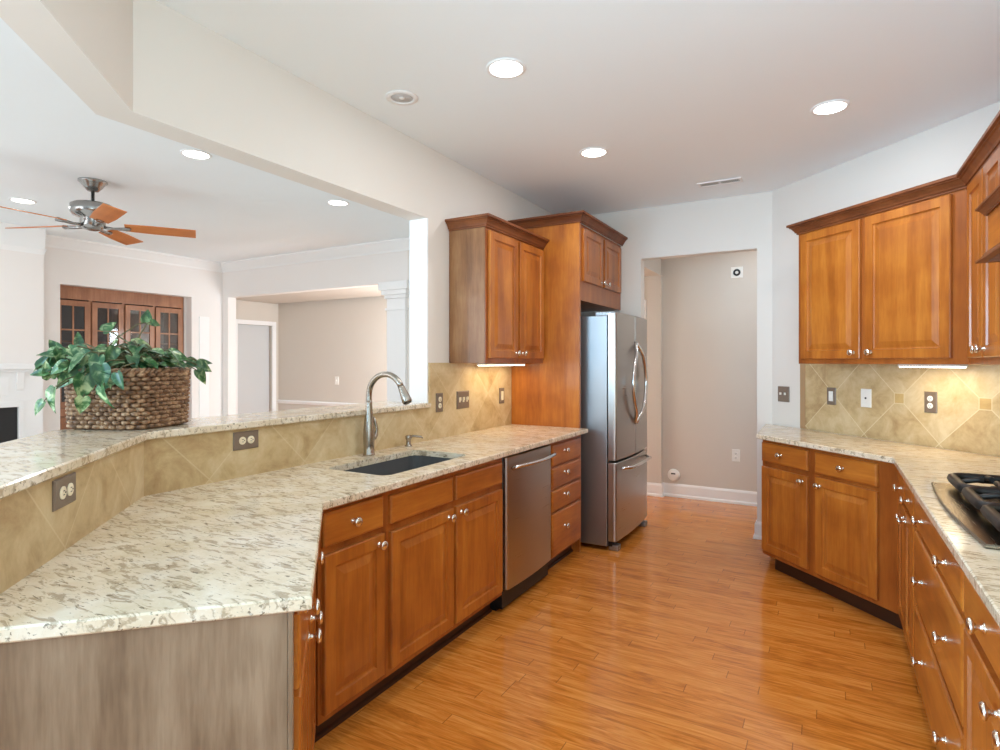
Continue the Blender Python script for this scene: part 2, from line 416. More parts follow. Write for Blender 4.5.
def cabinet(name, label, cat, origin, rz, width, depth, z0, z1, fronts, group=None, poly=None, toe=True, toe_poly=None, hollow=False):
    root = thing(name, label, cat, (origin[0], origin[1], 0), rz, group)
    bm = bmesh.new()
    if poly: prism(bm, poly, z0, z1, 0.002)
    elif hollow:
        box(bm, 0, width, 0, .02, z0, z1, 0.001); box(bm, 0, .018, .02, depth, z0, z1); box(bm, width - .018, width, .02, depth, z0, z1)
        box(bm, .018, width - .018, .02, depth, z0, z0 + .018); box(bm, .018, width - .018, depth - .012, depth, z0 + .018, z1 - .25)
    else: box(bm, 0, width, 0, depth, z0, z1, 0.002)
    obj('carcass', bm, M['wood_frame'], root)
    if toe:
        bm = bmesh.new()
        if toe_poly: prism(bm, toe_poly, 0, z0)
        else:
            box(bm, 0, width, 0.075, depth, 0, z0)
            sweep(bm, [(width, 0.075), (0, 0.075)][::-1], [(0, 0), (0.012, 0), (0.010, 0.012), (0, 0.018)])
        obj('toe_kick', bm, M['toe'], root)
    for f in fronts: front(root, *f)
    return root

# ---------------------------------------------------------------- the setting
CEIL = 2.74; SOF = 2.295; XL = -2.165
bm = BX(-8.2, 1.2, -3.6, 6.4, -0.05, 0); struct('floor', bm, M['floor'], 'honey oak strip floor')
bm = PR([(-7.19, -3.6), (-2.31, -3.6), (-2.31, 4.99), (-7.19, 4.99), (-7.19, 2.81), (-6.77, 2.81), (-6.77, .74), (-7.19, .74)], 0.0005, 0.012); o = obj('bounce_carpet', bm, paint('pale_grey_bounce_carpet', srgb(200, 196, 190), 0.95)); tag(o, 'unseen pale floor cover added to the family room', 'bounce_carpet')  # unseen cover added so less orange light bounces up
bm = BX(-8.2, 1.2, -3.6, 6.4, CEIL, CEIL + 0.08); struct('ceiling', bm, M['ceiling'], 'smooth white ceiling')
# right wall with its 45 degree corner
bm = PR([(0.925, -3.6), (0.925, 3.695), (-0.38, 5.0), (-0.38, 5.1), (1.1, 5.1), (1.1, -3.6)], 0, CEIL); struct('wall_right', bm, M['wall'])
# far wall with the doorway to the hall, runs on behind the family room
bm = bmesh.new()
box(bm, -4.0, -1.42, 5.0, 5.1, 0, CEIL); box(bm, -1.42, -0.49, 5.0, 5.1, 2.302, CEIL); box(bm, -0.49, -0.38, 5.0, 5.1, 0, CEIL)
struct('wall_far', bm, M['wall'])
bm = bmesh.new()
box(bm, -7.2, -7.08, 5.0, 5.12, 0, CEIL); box(bm, -7.08, -4.0, 5.0, 5.12, 2.28, CEIL)
struct('wall_dining', bm, M['wall_family'])
# hall behind
bm = BX(-8.2, 1.1, 6.13, 6.25, 0, CEIL); struct('wall_hall', bm, M['hall'])
bm = BX(-7.44, -1.51, 5.13, 6.06, 2.30, CEIL - 0.01); struct('wall_soffit', bm, M['hall'])
bm = BX(-1.66, -1.51, 6.06, 6.13, 0, 2.30); struct('wall_pier', bm, M['hall'])
bm = bmesh.new()
box(bm, -1.72, -1.67, 6.075, 6.13, 0, 2.06, 0.004); box(bm, -2.55, -2.50, 6.075, 6.13, 0, 2.06, 0.004); box(bm, -2.50, -1.72, 6.075, 6.13, 2.0, 2.06, 0.004)
struct('trim_1', bm, M['trim'], 'white casing round the far hall door')
bm = bmesh.new(); rings_panel(bm, -2.50, -1.72, 0, 2.0, [(0, 6.13), (0, 6.10), (.11, 6.10), (.125, 6.11), (.15, 6.103)])
struct('door_2', bm, M['trim'], 'white hall door')
# kitchen left wall: half wall, pier at its end, soffit; all bend 45 degrees towards the camera
U2 = (2 ** -0.5)
def leftplan(d0, d1, s_end, y_end, yb=1.18):
    """polygon between offsets d0 and d1 behind the kitchen face, from y_end round the bend for s_end metres"""
    t = math.tan(R(22.5)); P = []
    for d in (d0, d1):
        bx_, by_ = XL - d, yb - d * t
        P.append([(bx_, y_end), (bx_, by_), (XL - d * U2 + s_end * U2, yb - d * U2 - s_end * U2)])
    return P[0] + P[1][::-1]
bm = bmesh.new(); prism(bm, leftplan(0, 0.135, 1.12, 2.908), 0, 1.118); struct('wall_bar', bm, M['wall'], 'half wall behind the sink counter')
bm = bmesh.new(); prism(bm, leftplan(0, 0.135, 2.6, 2.908, 1.152), SOF, CEIL); struct('wall_soffit_kitchen', bm, M['wall'], 'dropped soffit over the bar opening')
bm = BX(XL - 0.135, XL, 2.908, 5.0, 0, CEIL); struct('wall_left', bm, M['wall'])
bm = BX(XL - 0.137, XL + 0.001, 2.898, 2.909, 1.14, SOF); struct('trim_2', bm, M['trim'], 'white jamb face of the bar opening')
# family room
bm = bmesh.new()
box(bm, -7.32, -7.2, -3.0, 3.08, 0, CEIL); box(bm, -7.32, -7.2, 4.56, 5.0, 0, CEIL); box(bm, -7.32, -7.2, 3.08, 4.56, 2.245, CEIL)
box(bm, -7.80, -7.32, 4.533, 4.64, 0, CEIL); box(bm, -7.80, -7.32, 2.94, 3.05, 0, CEIL); box(bm, -7.80, -7.32, 3.05, 4.533, 2.31, 2.40)
struct('wall_family', bm, M['wall_family'])
bm = BX(-7.2, -6.88, 0.75, 2.80, 0, CEIL); struct('wall_chimney', bm, M['wall_family'], 'white chimney breast')
CR = [(0, -0.12), (0.012, -0.12), (0.018, -0.10), (0.07, -0.035), (0.085, -0.02), (0.085, 0), (0, 0)]
crf = [(o, CEIL + z) for o, z in CR]
bm = bmesh.new(); sweep(bm, [(-7.2, -2.9), (-7.2, 0.75)], crf); sweep(bm, [(-7.2, 2.80), (-7.2, 5.0), (-2.31, 5.0)], crf)
struct('trim_3', bm, M['trim'], 'white crown moulding round the family room')
bm = bmesh.new(); sweep(bm, [(-7.2, 0.75), (-6.88, 0.75), (-6.88, 2.80), (-7.2, 2.80)], [(o * .22, CEIL - 0.20 + z * .5) for o, z in CR] ); sweep(bm, [(-7.2, 0.75), (-6.88, 0.75), (-6.88, 2.80), (-7.2, 2.80)], [(0, CEIL - .20), (.008, CEIL - .20), (.012, CEIL - .05), (.012, CEIL - .001), (0, CEIL - .001)])
struct('trim_4', bm, M['trim'], 'white crown moulding of the chimney breast')
bm = bmesh.new()
box(bm, -7.205, -7.185, 4.66, 4.80, 0, 2.0, 0.006)
struct('trim_5', bm, M['trim'], 'white pilaster strip beside the built-in')
# far end of the hall with an open cased door
bm = bmesh.new()
box(bm, -7.57, -7.45, 5.12, 5.40, 0, CEIL); box(bm, -7.57, -7.45, 6.02, 6.13, 0, CEIL); box(bm, -7.57, -7.45, 5.40, 6.02, 1.96, CEIL)
box(bm, -7.45, -7.2, 5.0, 5.12, 0, CEIL)
struct('wall_end', bm, M['hall'], 'end wall of the dining hall')
bm = bmesh.new()
box(bm, -7.46, -7.435, 5.34, 5.41, 0, 2.02, .004); box(bm, -7.46, -7.435, 6.01, 6.08, 0, 2.02, .004); box(bm, -7.46, -7.435, 5.41, 6.01, 1.955, 2.02, .004)
struct('trim_6', bm, M['trim'], 'white casing of the hall end door')
bm = BX(-7.56, -7.52, 5.405, 6.015, 0, 1.955); d = struct('door_1', bm, M['cool_lit_door'], 'pale door at the end of the hall')
bm = BX(-7.52, -7.50, 5.425, 5.45, 0.98, 1.06, 0.004); obj('door_latch', bm, M['black'], d)
bm = bmesh.new(); sweep(bm, [(-7.45, 6.13), (-1.68, 6.13)], [(0, .76), (.012, .76), (.022, .79), (.022, .80), (0, .815)]); struct('trim_7', bm, M['trim'], 'white chair rail along the hall wall')
# baseboards
BB = [(0, 0), (0.028, 0), (0.026, 0.02), (0.016, 0.03), (0.016, 0.115), (0.008, 0.135), (0, 0.135)]
bm = bmesh.new(); sweep(bm, [(-1.66, 6.06), (-1.51, 6.06), (-1.51, 6.13), (1.1, 6.13)], BB); struct('baseboard_hall', bm, M['trim'])
bm = bmesh.new(); sweep(bm, [(-0.38, 5.1), (-0.49, 5.1), (-0.49, 5.0), (-0.40, 5.0)][::-1], [(-o, z) for o, z in BB]); struct('baseboard_jamb', bm, M['trim'])
bm = bmesh.new(); sweep(bm, [(0.925, 0.5), (0.925, -3.5)][::-1], [(-o, z) for o, z in BB]); struct('baseboard_right', bm, M['trim'])
# column in the dining opening
c_ = thing('dining_column', 'white square column with stepped capital at the right end of the dining opening', 'column', (-4.13, 5.06, 0))
obj('shaft', BX(-.13, .13, -.10, .10, .14, 2.10, .006), M['trim'], c_)
obj('plinth', BX(-.155, .155, -.125, .125, 0, .14, .006), M['trim'], c_)
bm = bmesh.new(); box(bm, -.145, .145, -.115, .115, 1.97, 1.995, .004); box(bm, -.15, .15, -.12, .12, 2.10, 2.14, .004); box(bm, -.175, .175, -.145, .145, 2.14, 2.19, .006); box(bm, -.20, .20, -.165, .165, 2.19, 2.28, .006)
obj('capital', bm, M['trim'], c_)

# ---------------------------------------------------------------- backsplashes
def backsplash(label, origin, rz, w0, w1, z0, z1, mat, pieces=None):
    bm = bmesh.new()
    for (a, b, c, d_) in (pieces or [(w0, w1, z0, z1)]): box(bm, a, b, -0.010, -0.001, c, d_)
    o = obj('tile_backsplash', bm, mat, None, (origin[0], origin[1], 0), (0, 0, R(rz)))
    return tag(o, label, 'backsplash', 'tan stone tile backsplashes')
tl = tile('tan_stone_tile_left', 0.744, 0.93, False)
backsplash('long tan tile backsplash behind the sink, stepping up below the left wall cabinet', (XL, 1.18), 90, 0, 0, 0, 0, tl, [(0.0045, 1.728, .914, 1.119), (1.728, 2.80, .914, 1.395)])
tl2 = tile('tan_stone_tile_bend', 0.98, 0.92, False)
backsplash('short angled tan tile backsplash at the near end of the bar, with one brown outlet', (XL + 1.12 * U2, 1.18 - 1.12 * U2), 135, .0, 1.1165, .914, 1.119, tl2)
tr_ = tile('tan_stone_tile_right', 0.78, 1.18, True)
backsplash('tan diamond tile backsplash with small square insets on the angled right wall', (-0.17, 4.79), -45, 0, 1.54, .914, 1.41, tr_)
bs_ = bpy.data.objects['tile_backsplash.002']
obj('border_tile', BX(.001, .048, -.0125, -.0101, .915, 1.385), plain('brown_border_tile', srgb(176, 142, 104), 0.45), bs_)
tr2 = tile('tan_stone_tile_cooktop', 0.3, 1.18, True)
backsplash('tan tile backsplash behind the cooktop on the right wall', (0.925, 3.68), -90, 0.01, 3.0, .914, 1.41, tr2)

# ---------------------------------------------------------------- worktops
EX = -1.522                                    # front edge of the left run
P_b = (EX, 1.441); P_n = (EX + 0.835 * U2, 1.441 - 0.835 * U2)
back_s = (XL + 1.10 * U2, 1.18 - 1.10 * U2)
s_n = P_n[0] + P_n[1]; s_b = XL + 1.18          # sums on 45 lines
dd = (s_n - s_b) / 2
P_e = (P_n[0] - dd, P_n[1] - dd)
def rrect(x0, x1, y0, y1, r, seg=5):
    out = []
    for cx_, cy_, a0 in ((x1 - r, y1 - r, 0), (x0 + r, y1 - r, 90), (x0 + r, y0 + r, 180), (x1 - r, y0 + r, 270)):
        for i in range(seg + 1):
            a = R(a0 + 90 * i / seg); out.append((cx_ + r * math.cos(a), cy_ + r * math.sin(a)))
    return out
SX0, SX1, SY0, SY1 = -2.00, -1.635, 1.90, 2.56
top_poly = [P_b, (EX, 3.985), (XL + .0, 3.985), (XL + .0, 1.18), P_e, P_n]
bm = bmesh.new(); prism(bm, top_poly, .884, .914, .004, [rrect(SX0, SX1, SY0, SY1, .05)])
tag(obj('granite_countertop', bm, M['granite']), 'cream speckled granite countertop with the sink cut-out on the left peninsula', 'countertop')
bm = bmesh.new()
t22 = math.tan(R(22.5))
def barplan(f0, d1, s_end, y_end):
    a = [(XL + f0, y_end), (XL + f0, 1.18 + f0 * t22), (XL + f0 * U2 + s_end * U2, 1.18 + f0 * U2 - s_end * U2)]
    b = [(XL - d1, y_end), (XL - d1, 1.18 - d1 * t22), (XL - d1 * U2 + s_end * U2, 1.18 - d1 * U2 - s_end * U2)]
    return a + b[::-1]
prism(bm, barplan(.03, .33, 1.16, 2.898), 1.119, 1.147, .004)
tag(obj('granite_bar_top', bm, M['granite']), 'raised narrow granite bar ledge above the left backsplash, bent at the basket', 'countertop')
RX = 0.288
r_poly = [(-0.420, 4.240), (RX, 3.535), (RX, 0.6), (0.913, 0.6), (0.913, 3.69), (-0.395, 4.992), (-0.43, 4.992)]
COOK = (0.62, 2.38)
bm = bmesh.new(); prism(bm, r_poly, .884, .914, .004)
tag(obj('granite_countertop', bm, M['granite']), 'cream speckled granite countertop under the gas cooktop on the right', 'countertop')

# ---------------------------------------------------------------- left run of base cabinets
CF = -1.577                                    # carcass front x
dep = 0.585
def LY(y): return y - 1.455
CY = 1.468
cabinet('base_cabinet', 'maple base cabinet with one drawer over one door beside the peninsula bend', 'cabinet', (CF, CY), 90, 1.832 - CY, dep, .105, .884,
        [('drawer', .012, .330, .735, .860, [(.155, .800)]), ('door', .016, .336, .135, .708, [(.300, .672)])], 'left run base cabinets')
cabinet('sink_base_cabinet', 'wide maple sink base cabinet with two blank fronts and two doors below the faucet', 'cabinet', (CF, 1.832), 90, 2.800 - 1.832, dep, .105, .884,
        [('false', .012, .462, .733, .850), ('false', .492, .945, .733, .850), ('door', .014, .468, .135, .700, [(.425, .665)]), ('door', .492, .945, .135, .700, [(.530, .670)])], 'left run base cabinets', hollow=True)
cabinet('drawer_base_cabinet', 'narrow maple base cabinet with a stack of four drawers between dishwasher and refrigerator', 'cabinet', (CF, 3.428), 90, 3.985 - 3.428, dep, .105, .884,
        [('drawer', .012, .508, .718, .855, [(.205, .802)]), ('drawer', .012, .508, .570, .703, [(.205, .655)]), ('drawer', .012, .508, .420, .553, [(.205, .506)]), ('drawer', .012, .508, .125, .402, [(.205, .290)])], 'left run base cabinets')
# sink hangs below the cut-out
bm = bmesh.new()
ro = rrect(SX0 - .012, SX1 + .012, SY0 - .012, SY1 + .012, .055); ri = rrect(SX0 - .004, SX1 + .004, SY0 - .004, SY1 + .004, .05); rb = rrect(SX0 + .02, SX1 - .02, SY0 + .02, SY1 - .02, .05)
lps = [[bm.verts.new((x, y, z)) for x, y in p] for p, z in ((ro, .70), (ro, .883), (ri, .883), (ri, .76), (rb, .715))]
for a, b in zip(lps, lps[1:]):
    for i in range(len(a)): bm.faces.new((a[i], a[(i + 1) % len(a)], b[(i + 1) % len(a)], b[i])).smooth = False
bm.faces.new(lps[-1]); bm.faces.new(lps[0][::-1])
sk = thing('kitchen_sink', 'dark grey undermount sink set in the left granite countertop', 'sink', (0, 0, 0))
obj('basin', bm, M['sink'], sk)
bm = bmesh.new(); lathe(bm, [(0, .7165), (.045, .7165), (.045, .720), (.030, .719), (0, .717)], 20, Matrix.Translation((-1.82, 2.23, 0))); obj('drain', bm, M['faucet'], sk)

# dishwasher
dw = thing('dishwasher', 'stainless steel dishwasher with a bowed bar handle under the left countertop', 'dishwasher', (CF, 2.806, 0), 90)
W = .616
obj('tub_body', BX(.004, W - .004, .005, .56, .02, .872), M['black'], dw)
def bowed(bm, x0, x1, z0, z1, y0, bow, seg=14, thick=.03, rnd=.012, wtot=None, xoff=0.0):
    """door slab facing -Y whose front bows outward; edges rounded"""
    wt = wtot or (x1 - x0)
    def yf(x): return y0 - thick - bow * (1 - ((x - x0 + xoff) / wt * 2 - 1) ** 2)
    cols = [(x0, 0), (x0, yf(x0) + rnd - y0), (x0 + rnd * .3, yf(x0) + rnd * .3 - y0)]
    cols += [(x0 + rnd + (x1 - x0 - 2 * rnd) * i / seg, None) for i in range(seg + 1)]
    cols += [(x1 - rnd * .3, yf(x1) + rnd * .3 - y0), (x1, yf(x1) + rnd - y0), (x1, 0)]
    pl = [(x, (yf(x) if v is None else y0 + v)) for x, v in cols]
    prism(bm, pl, z0, z1, .004)
    for f in bm.faces:
        if abs(f.normal.z) < .5: f.smooth = False
bm = bmesh.new(); bowed(bm, .014, W - .014, .125, .868, .005, .012, 14, .03, .014); obj('door', bm, M['steel'], dw)
bm = bmesh.new(); pts = [(.05, -.035, .800)] + [(.05 + (W - .10) * i / 16, -.068 - .028 * math.sin(math.pi * i / 16), .815) for i in range(17)] + [(W - .05, -.035, .800)]
tube(bm, pts, .011, 10); obj('handle', bm, M['handle'], dw)
obj('toe_panel', BX(.01, W - .01, .045, .10, .0, .12), M['black'], dw)
# 45 degree run, seen edge on
ox = (EX - .045 * U2 + .0, 0)
fs = s_n - .045 * 1.414                        # carcass front plane x + y = fs
O45 = ((fs + (P_n[0] - P_n[1])) / 2, (fs - (P_n[0] - P_n[1])) / 2)   # below the near corner
cornerA = (CF, fs - CF)                        # where the two carcass faces meet
L45 = math.hypot(cornerA[0] - O45[0], cornerA[1] - O45[1])
gap = .035
cabinet('base_cabinet', 'maple base cabinet seen edge-on at the near end of the peninsula', 'cabinet', (O45[0] - gap * U2, O45[1] + gap * U2), 135, .385, .56, .105, .884,
        [('drawer', .012, .372, .700, .860, [(.19, .800)]), ('door', .012, .372, .135, .683, [(.33, .665)])], 'peninsula end base cabinets')
a0 = gap + .385
rem = L45 - a0
cabinet('base_cabinet', 'maple base cabinet seen edge-on where the peninsula bends towards the sink', 'cabinet', (O45[0] - a0 * U2, O45[1] + a0 * U2), 135, rem, .5, .105, .884,
        [('drawer', .012, rem - .035, .700, .860, [(.17, .800)]), ('door', .012, rem - .035, .135, .683, [(.06, .665)])], 'peninsula end base cabinets',
        poly=[(0, 0), (rem - .003, 0), (rem - .003 + .56 * t22 * .9, .56), (0, .56)], toe_poly=[(0, .075), (rem + .02, .075), (rem + .2, .5), (0, .5)])
ep = thing('cabinet_end_panel', 'greyish wood end panel below the near end of the left countertop', 'panel', (O45[0], O45[1], 0), 135)
obj('veneer_panel', BX(.012, gap - .006, .003, .575, .0, .884, .001), M['end_panel'], ep)
obj('edge_stile', BX(.006, gap - .006, -.008, .002, .0, .884, .002), M['end_panel'], ep)

# tall panel, cabinet over the refrigerator, left wall cabinet
PX = -1.590
bm = BX(XL + .002, PX, 3.986, 4.012, 0, 2.43, .002)
tag(obj('tall_side_panel', bm, M['wood']), 'tall honey maple side panel standing left of the refrigerator', 'panel')
oc = cabinet('wall_cabinet', 'short maple wall cabinet with two doors above the refrigerator', 'cabinet', (PX - .012, 4.013), 90, .982, .55, 1.86, 2.43,
        [('door', .048, .475, 2.005, 2.400, [(.435, 2.035)]), ('door', .512, .940, 2.005, 2.400, [(.552, 2.035)])], None, toe=False)
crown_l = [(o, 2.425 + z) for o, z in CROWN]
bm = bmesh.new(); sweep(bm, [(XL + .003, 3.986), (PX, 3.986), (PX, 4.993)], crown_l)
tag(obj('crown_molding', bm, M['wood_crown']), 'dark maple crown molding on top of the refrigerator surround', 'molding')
UF = -1.884
uc = cabinet('wall_cabinet', 'maple wall cabinet with two tall doors on the left wall beside the bar opening', 'cabinet', (UF, 3.135), 90, .848, .279, 1.392, 2.262,
        [('door', .030, .412, 1.425, 2.240, [(.375, 1.462)]), ('door', .440, .825, 1.425, 2.240, [(.478, 1.462)])], None, toe=False)
bm = bmesh.new(); sweep(bm, [(-.0, .279), (0, 0), (.848, 0)][::1], [(-o, 2.252 + z) for o, z in CROWN][::-1])
bm.free()
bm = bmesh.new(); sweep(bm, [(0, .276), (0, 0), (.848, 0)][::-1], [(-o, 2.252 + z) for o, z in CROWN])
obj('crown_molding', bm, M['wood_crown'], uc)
obj('end_skin', BX(-.004, -.0005, .004, .275, 1.393, 2.255), M['end_skin'], uc)
def under_light(label, loc, rz, L):
    r = thing('under_cabinet_light', label, 'light', loc, rz, 'under-cabinet lights')
    obj('housing', BX(0, L, 0, .06, -.012, 0, .002), M['white_plastic'], r)
    obj('lens', BX(.006, L - .006, .004, .056, -.018, -.0125, .001), M['under_lens'], r)
    lamp('tube_lamp', 'AREA', (L / 2, .03, -.022), UNDER_W, (1, .78, .48), L * .9, .05, (0, 0, 0), r)
    return r
under_light('thin lit strip light under the left wall cabinet', (-1.99, 3.30, 1.391), 90, .60)

# ---------------------------------------------------------------- refrigerator
fx, fy = -1.42, 4.105
fr = thing('refrigerator', 'stainless steel french door refrigerator with a bottom freezer drawer', 'refrigerator', (fx, fy, 0), 90)
FW = .855
obj('body', BX(0, FW, .0, .70, .035, 1.745, .006), M['steel_side'], fr)
bm = bmesh.new(); bowed(bm, .003, FW / 2 - .002, .672, 1.765, -.008, .022, 12, .058, .016, FW, 0); dl = obj('door', bm, M['steel'], fr)
bm = bmesh.new(); bowed(bm, FW / 2 + .002, FW - .003, .672, 1.765, -.008, .022, 12, .058, .016, FW, FW / 2); dr = obj('door', bm, M['steel'], fr)
bm = bmesh.new(); bowed(bm, .003, FW - .003, .075, .655, -.008, .022, 20, .058, .016); fd = obj('freezer_drawer', bm, M['steel'], fr)
for s, dd_ in ((-1, dl), (1, dr)):
    bm = bmesh.new(); pts = []
    for i in range(25):
        t = i / 24; sn = math.sin(math.pi * t)
        pts.append((FW / 2 + s * (.012 + .165 * sn), -.088 - .036 * min(1, sn * 2.2), .915 + .64 * t))
    tube(bm, pts, .0145, 10); obj('handle', bm, M['handle'], dd_)
bm = bmesh.new(); pts = [(.09 + (FW - .18) * i / 18, -.082 - .05 * min(1, math.sin(math.pi * i / 18) * 3) - .012 * math.sin(math.pi * i / 18), .607 ) for i in range(19)]
tube(bm, pts, .012, 10); obj('handle', bm, M['handle'], fd)
obj('grille', BX(.03, FW - .03, -.03, .0, .03, .072), M['black'], fr)
for x in (.03, FW - .10):
    bm = BX(x, x + .07, -.075, .0, 0, .045, .012); obj('front_foot', bm, M['steel_side'], fr)
for x in (.02, FW - .10): obj('hinge_cover', BX(x, x + .08, -.05, .10, 1.7455, 1.775, .006), M['steel_side'], fr)

# ---------------------------------------------------------------- right run
# 45 degree base: front plane x + y = 3.90
O = (-0.385, 4.285)
def loc45(p, o=O): return ((p[0] - o[0]) * U2 - (p[1] - o[1]) * U2, (p[0] - o[0]) * U2 + (p[1] - o[1]) * U2)
wp = [(-.385, 4.285), (.328, 3.572), (.905, 3.70), (-.365, 4.97), (-.385, 4.97)]
cabinet('base_cabinet', 'maple base cabinet with two drawers and two doors on the angled right wall', 'cabinet', O, -45, 1.008, .5, .105, .884,
        [('drawer', .010, .405, .735, .860, [(.19, .797)]), ('drawer', .462, .880, .735, .860, [(.665, .797)]), ('door', .010, .405, .135, .700, [(.370, .664)]), ('door', .466, .880, .135, .712, [(.500, .664)])],
        None, poly=[loc45(p) for p in wp], toe_poly=[(.03, .075), (1.045, .075), (1.15, .45), (.03, .45)])
RF = .328
def right_cab(name, label, y_start, width, fronts, group='right run base cabinets', poly=None):
    return cabinet(name, label, 'cabinet', (RF, y_start), -90, width, .56, .105, .884, fronts, group, poly=poly)
right_cab('base_cabinet', 'maple base cabinet in the right corner, left of the cooktop, two drawers over two doors', 3.568, .644,
          [('drawer', .045, .325, .735, .855, [(.185, .79)]), ('drawer', .338, .62, .735, .855, [(.48, .79)]), ('door', .045, .325, .135, .712, [(.295, .672)]), ('door', .338, .62, .135, .712, [(.368, .672)])],
          poly=[(.002, 0), (.644, 0), (.644, .56), (-.13, .56)])
right_cab('drawer_base_cabinet', 'wide maple base cabinet with three deep drawers under the cooktop', 2.922, .995,
          [('drawer', .012, .983, .735, .858, [(.245, .797), (.755, .797)]), ('drawer', .012, .983, .428, .708, [(.245, .568), (.755, .568)]), ('drawer', .012, .983, .125, .402, [(.245, .265), (.755, .265)])])
right_cab('base_cabinet', 'nearest maple base cabinet on the right run, cut by the edge of the photo', 1.925, .88,
          [('drawer', .012, .43, .735, .858, [(.255, .80)]), ('drawer', .45, .868, .735, .858, [(.66, .80)]), ('door', .012, .43, .135, .708, [(.385, .675)]), ('door', .45, .868, .135, .708, [(.495, .675)])])
# uppers
OU = (-0.170, 4.350)                           # carcass front plane x + y = 4.18
wpu = [(-.170, 4.350), (.598, 3.582), (.908, 3.690), (.085, 4.512), (.055, 4.512)]
w45 = (.598 + .170) * 1.41421
cu = cabinet('wall_cabinet', 'maple wall cabinet with two tall doors on the angled right wall', 'cabinet', OU, -45, w45, .3, 1.388, 2.262,
        [('door', .034, .485, 1.420, 2.240, [(.445, 1.457)]), ('door', .520, 1.010, 1.420, 2.240, [(.560, 1.457)])], None,
        poly=[((p[0] - OU[0]) * U2 - (p[1] - OU[1]) * U2, (p[0] - OU[0]) * U2 + (p[1] - OU[1]) * U2) for p in wpu], toe=False)
cabinet('wall_cabinet', 'maple wall cabinet with two narrow doors in the right corner beside the range hood', 'cabinet', (.598, 3.578), -90, .728, .3, 1.388, 2.262,
        [('door', .07, .375, 1.420, 2.240, [(.345, 1.457)]), ('door', .400, .702, 1.420, 2.240, [(.430, 1.457)])], None, poly=[(.002, 0), (.728, 0), (.728, .30), (-.115, .30)], toe=False)
cabinet('wall_cabinet', 'maple wall cabinet with two doors above the range hood', 'cabinet', (.598, 2.849), -90, .916, .30, 2.00, 2.262,
        [('door', .012, .452, 2.02, 2.245, [(.42, 2.045)]), ('door', .464, .904, 2.02, 2.245, [(.50, 2.045)])], None, toe=False)
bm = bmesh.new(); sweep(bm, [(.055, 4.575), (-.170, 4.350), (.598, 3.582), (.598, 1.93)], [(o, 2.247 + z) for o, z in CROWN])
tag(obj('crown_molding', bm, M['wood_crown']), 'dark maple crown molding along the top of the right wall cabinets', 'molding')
hd = thing('range_hood', 'wooden range hood cover with molded top and bottom edges over the cooktop', 'hood', (.525, 2.83, 0), -90)
obj('body', BX(.004, .90, .004, .40, 1.815, 1.965, .002), M['wood_h'], hd)
bm = bmesh.new(); sweep(bm, [(.90, .0), (0, 0), (0, .105)][::1], [(-o * .5, 1.955 + z * .55) for o, z in CROWN]); bm.free()
for zz, flip in ((1.955, 1), (1.818, -1)):
    bm = bmesh.new(); sweep(bm, [(0, .100), (0, 0), (.90, 0)][::-1], [(-o * .55, zz + flip * z * .5) for o, z in CROWN]); obj('molding', bm, M['wood_crown'], hd)
under_light('thin lit strip light under the angled right wall cabinet', (.345, 3.975, 1.387), -45, .34)

# cooktop
ck = thing('gas_cooktop', 'stainless gas cooktop with black iron grates in the right countertop', 'cooktop', (.355, 1.93, .9145))
bm = bmesh.new(); poly = [(0 - .022 * math.sin(math.pi * i / 24), .90 * i / 24) for i in range(25)] + [(.52, .90), (.52, 0)]
prism(bm, poly, 0, .012, .004); obj('top_plate', bm, M['steel_top'], ck)
def grate(y0, y1, x0, x1):
    bm = bmesh.new()
    loop = [(x, y, .045) for x, y in rrect(x0, x1, y0, y1, .045, 5)]
    tube(bm, loop, .0175, 8, True)
    cx_, cy_ = (x0 + x1) / 2, (y0 + y1) / 2
    for qx in ((x0 + cx_) / 2 - .005, (x1 + cx_) / 2 + .005):
        for ang in range(4):
            a = R(90 * ang + 0); dx, dy = math.cos(a), math.sin(a)
            ex = (x1 if dx > .5 else x0) if abs(dx) > .5 else qx
            ex = max(min(qx + dx * .125, x1), x0) if abs(dx) > .5 else qx
            ey = (y1 if dy > .5 else y0) if abs(dy) > .5 else cy_
            tube(bm, [(qx + dx * .030, cy_ + dy * .030, .058), (qx + dx * .05, cy_ + dy * .05, .060), (ex - dx * .03, ey - dy * .03, .054), (ex, ey, .045)], .0095, 8)
    tube(bm, [(cx_, y0, .045), (cx_, y1, .045)], .010, 8)
    for fx_ in (x0 + .03, x1 - .03):
        for fy_ in (y0, y1): tube(bm, [(fx_, fy_, .045), (fx_, fy_, .0125)], .009, 8)
    return bm
for a in range(3):
    y0 = .035 + a * .28
    obj('grate', grate(y0, y0 + .270, .055, .500), M['iron'], ck)
for bx_, by_, br in ((.175, .166, .040), (.395, .166, .032), (.285, .446, .052), (.175, .726, .032), (.395, .726, .040)):
    bm = bmesh.new(); lathe(bm, [(0, .0122), (br * 1.5, .0122), (br * 1.5, .018), (br * 1.05, .020), (br, .030), (0, .030)], 24, Matrix.Translation((bx_, by_, 0)))
    b_ = obj('burner', bm, M['steel_top'], ck)
    bm = bmesh.new(); lathe(bm, [(0, .0302), (br * .9, .0302), (br * .92, .036), (br * .8, .041), (0, .042)], 24, Matrix.Translation((bx_, by_, 0))); obj('burner_cap', bm, M['iron'], b_)

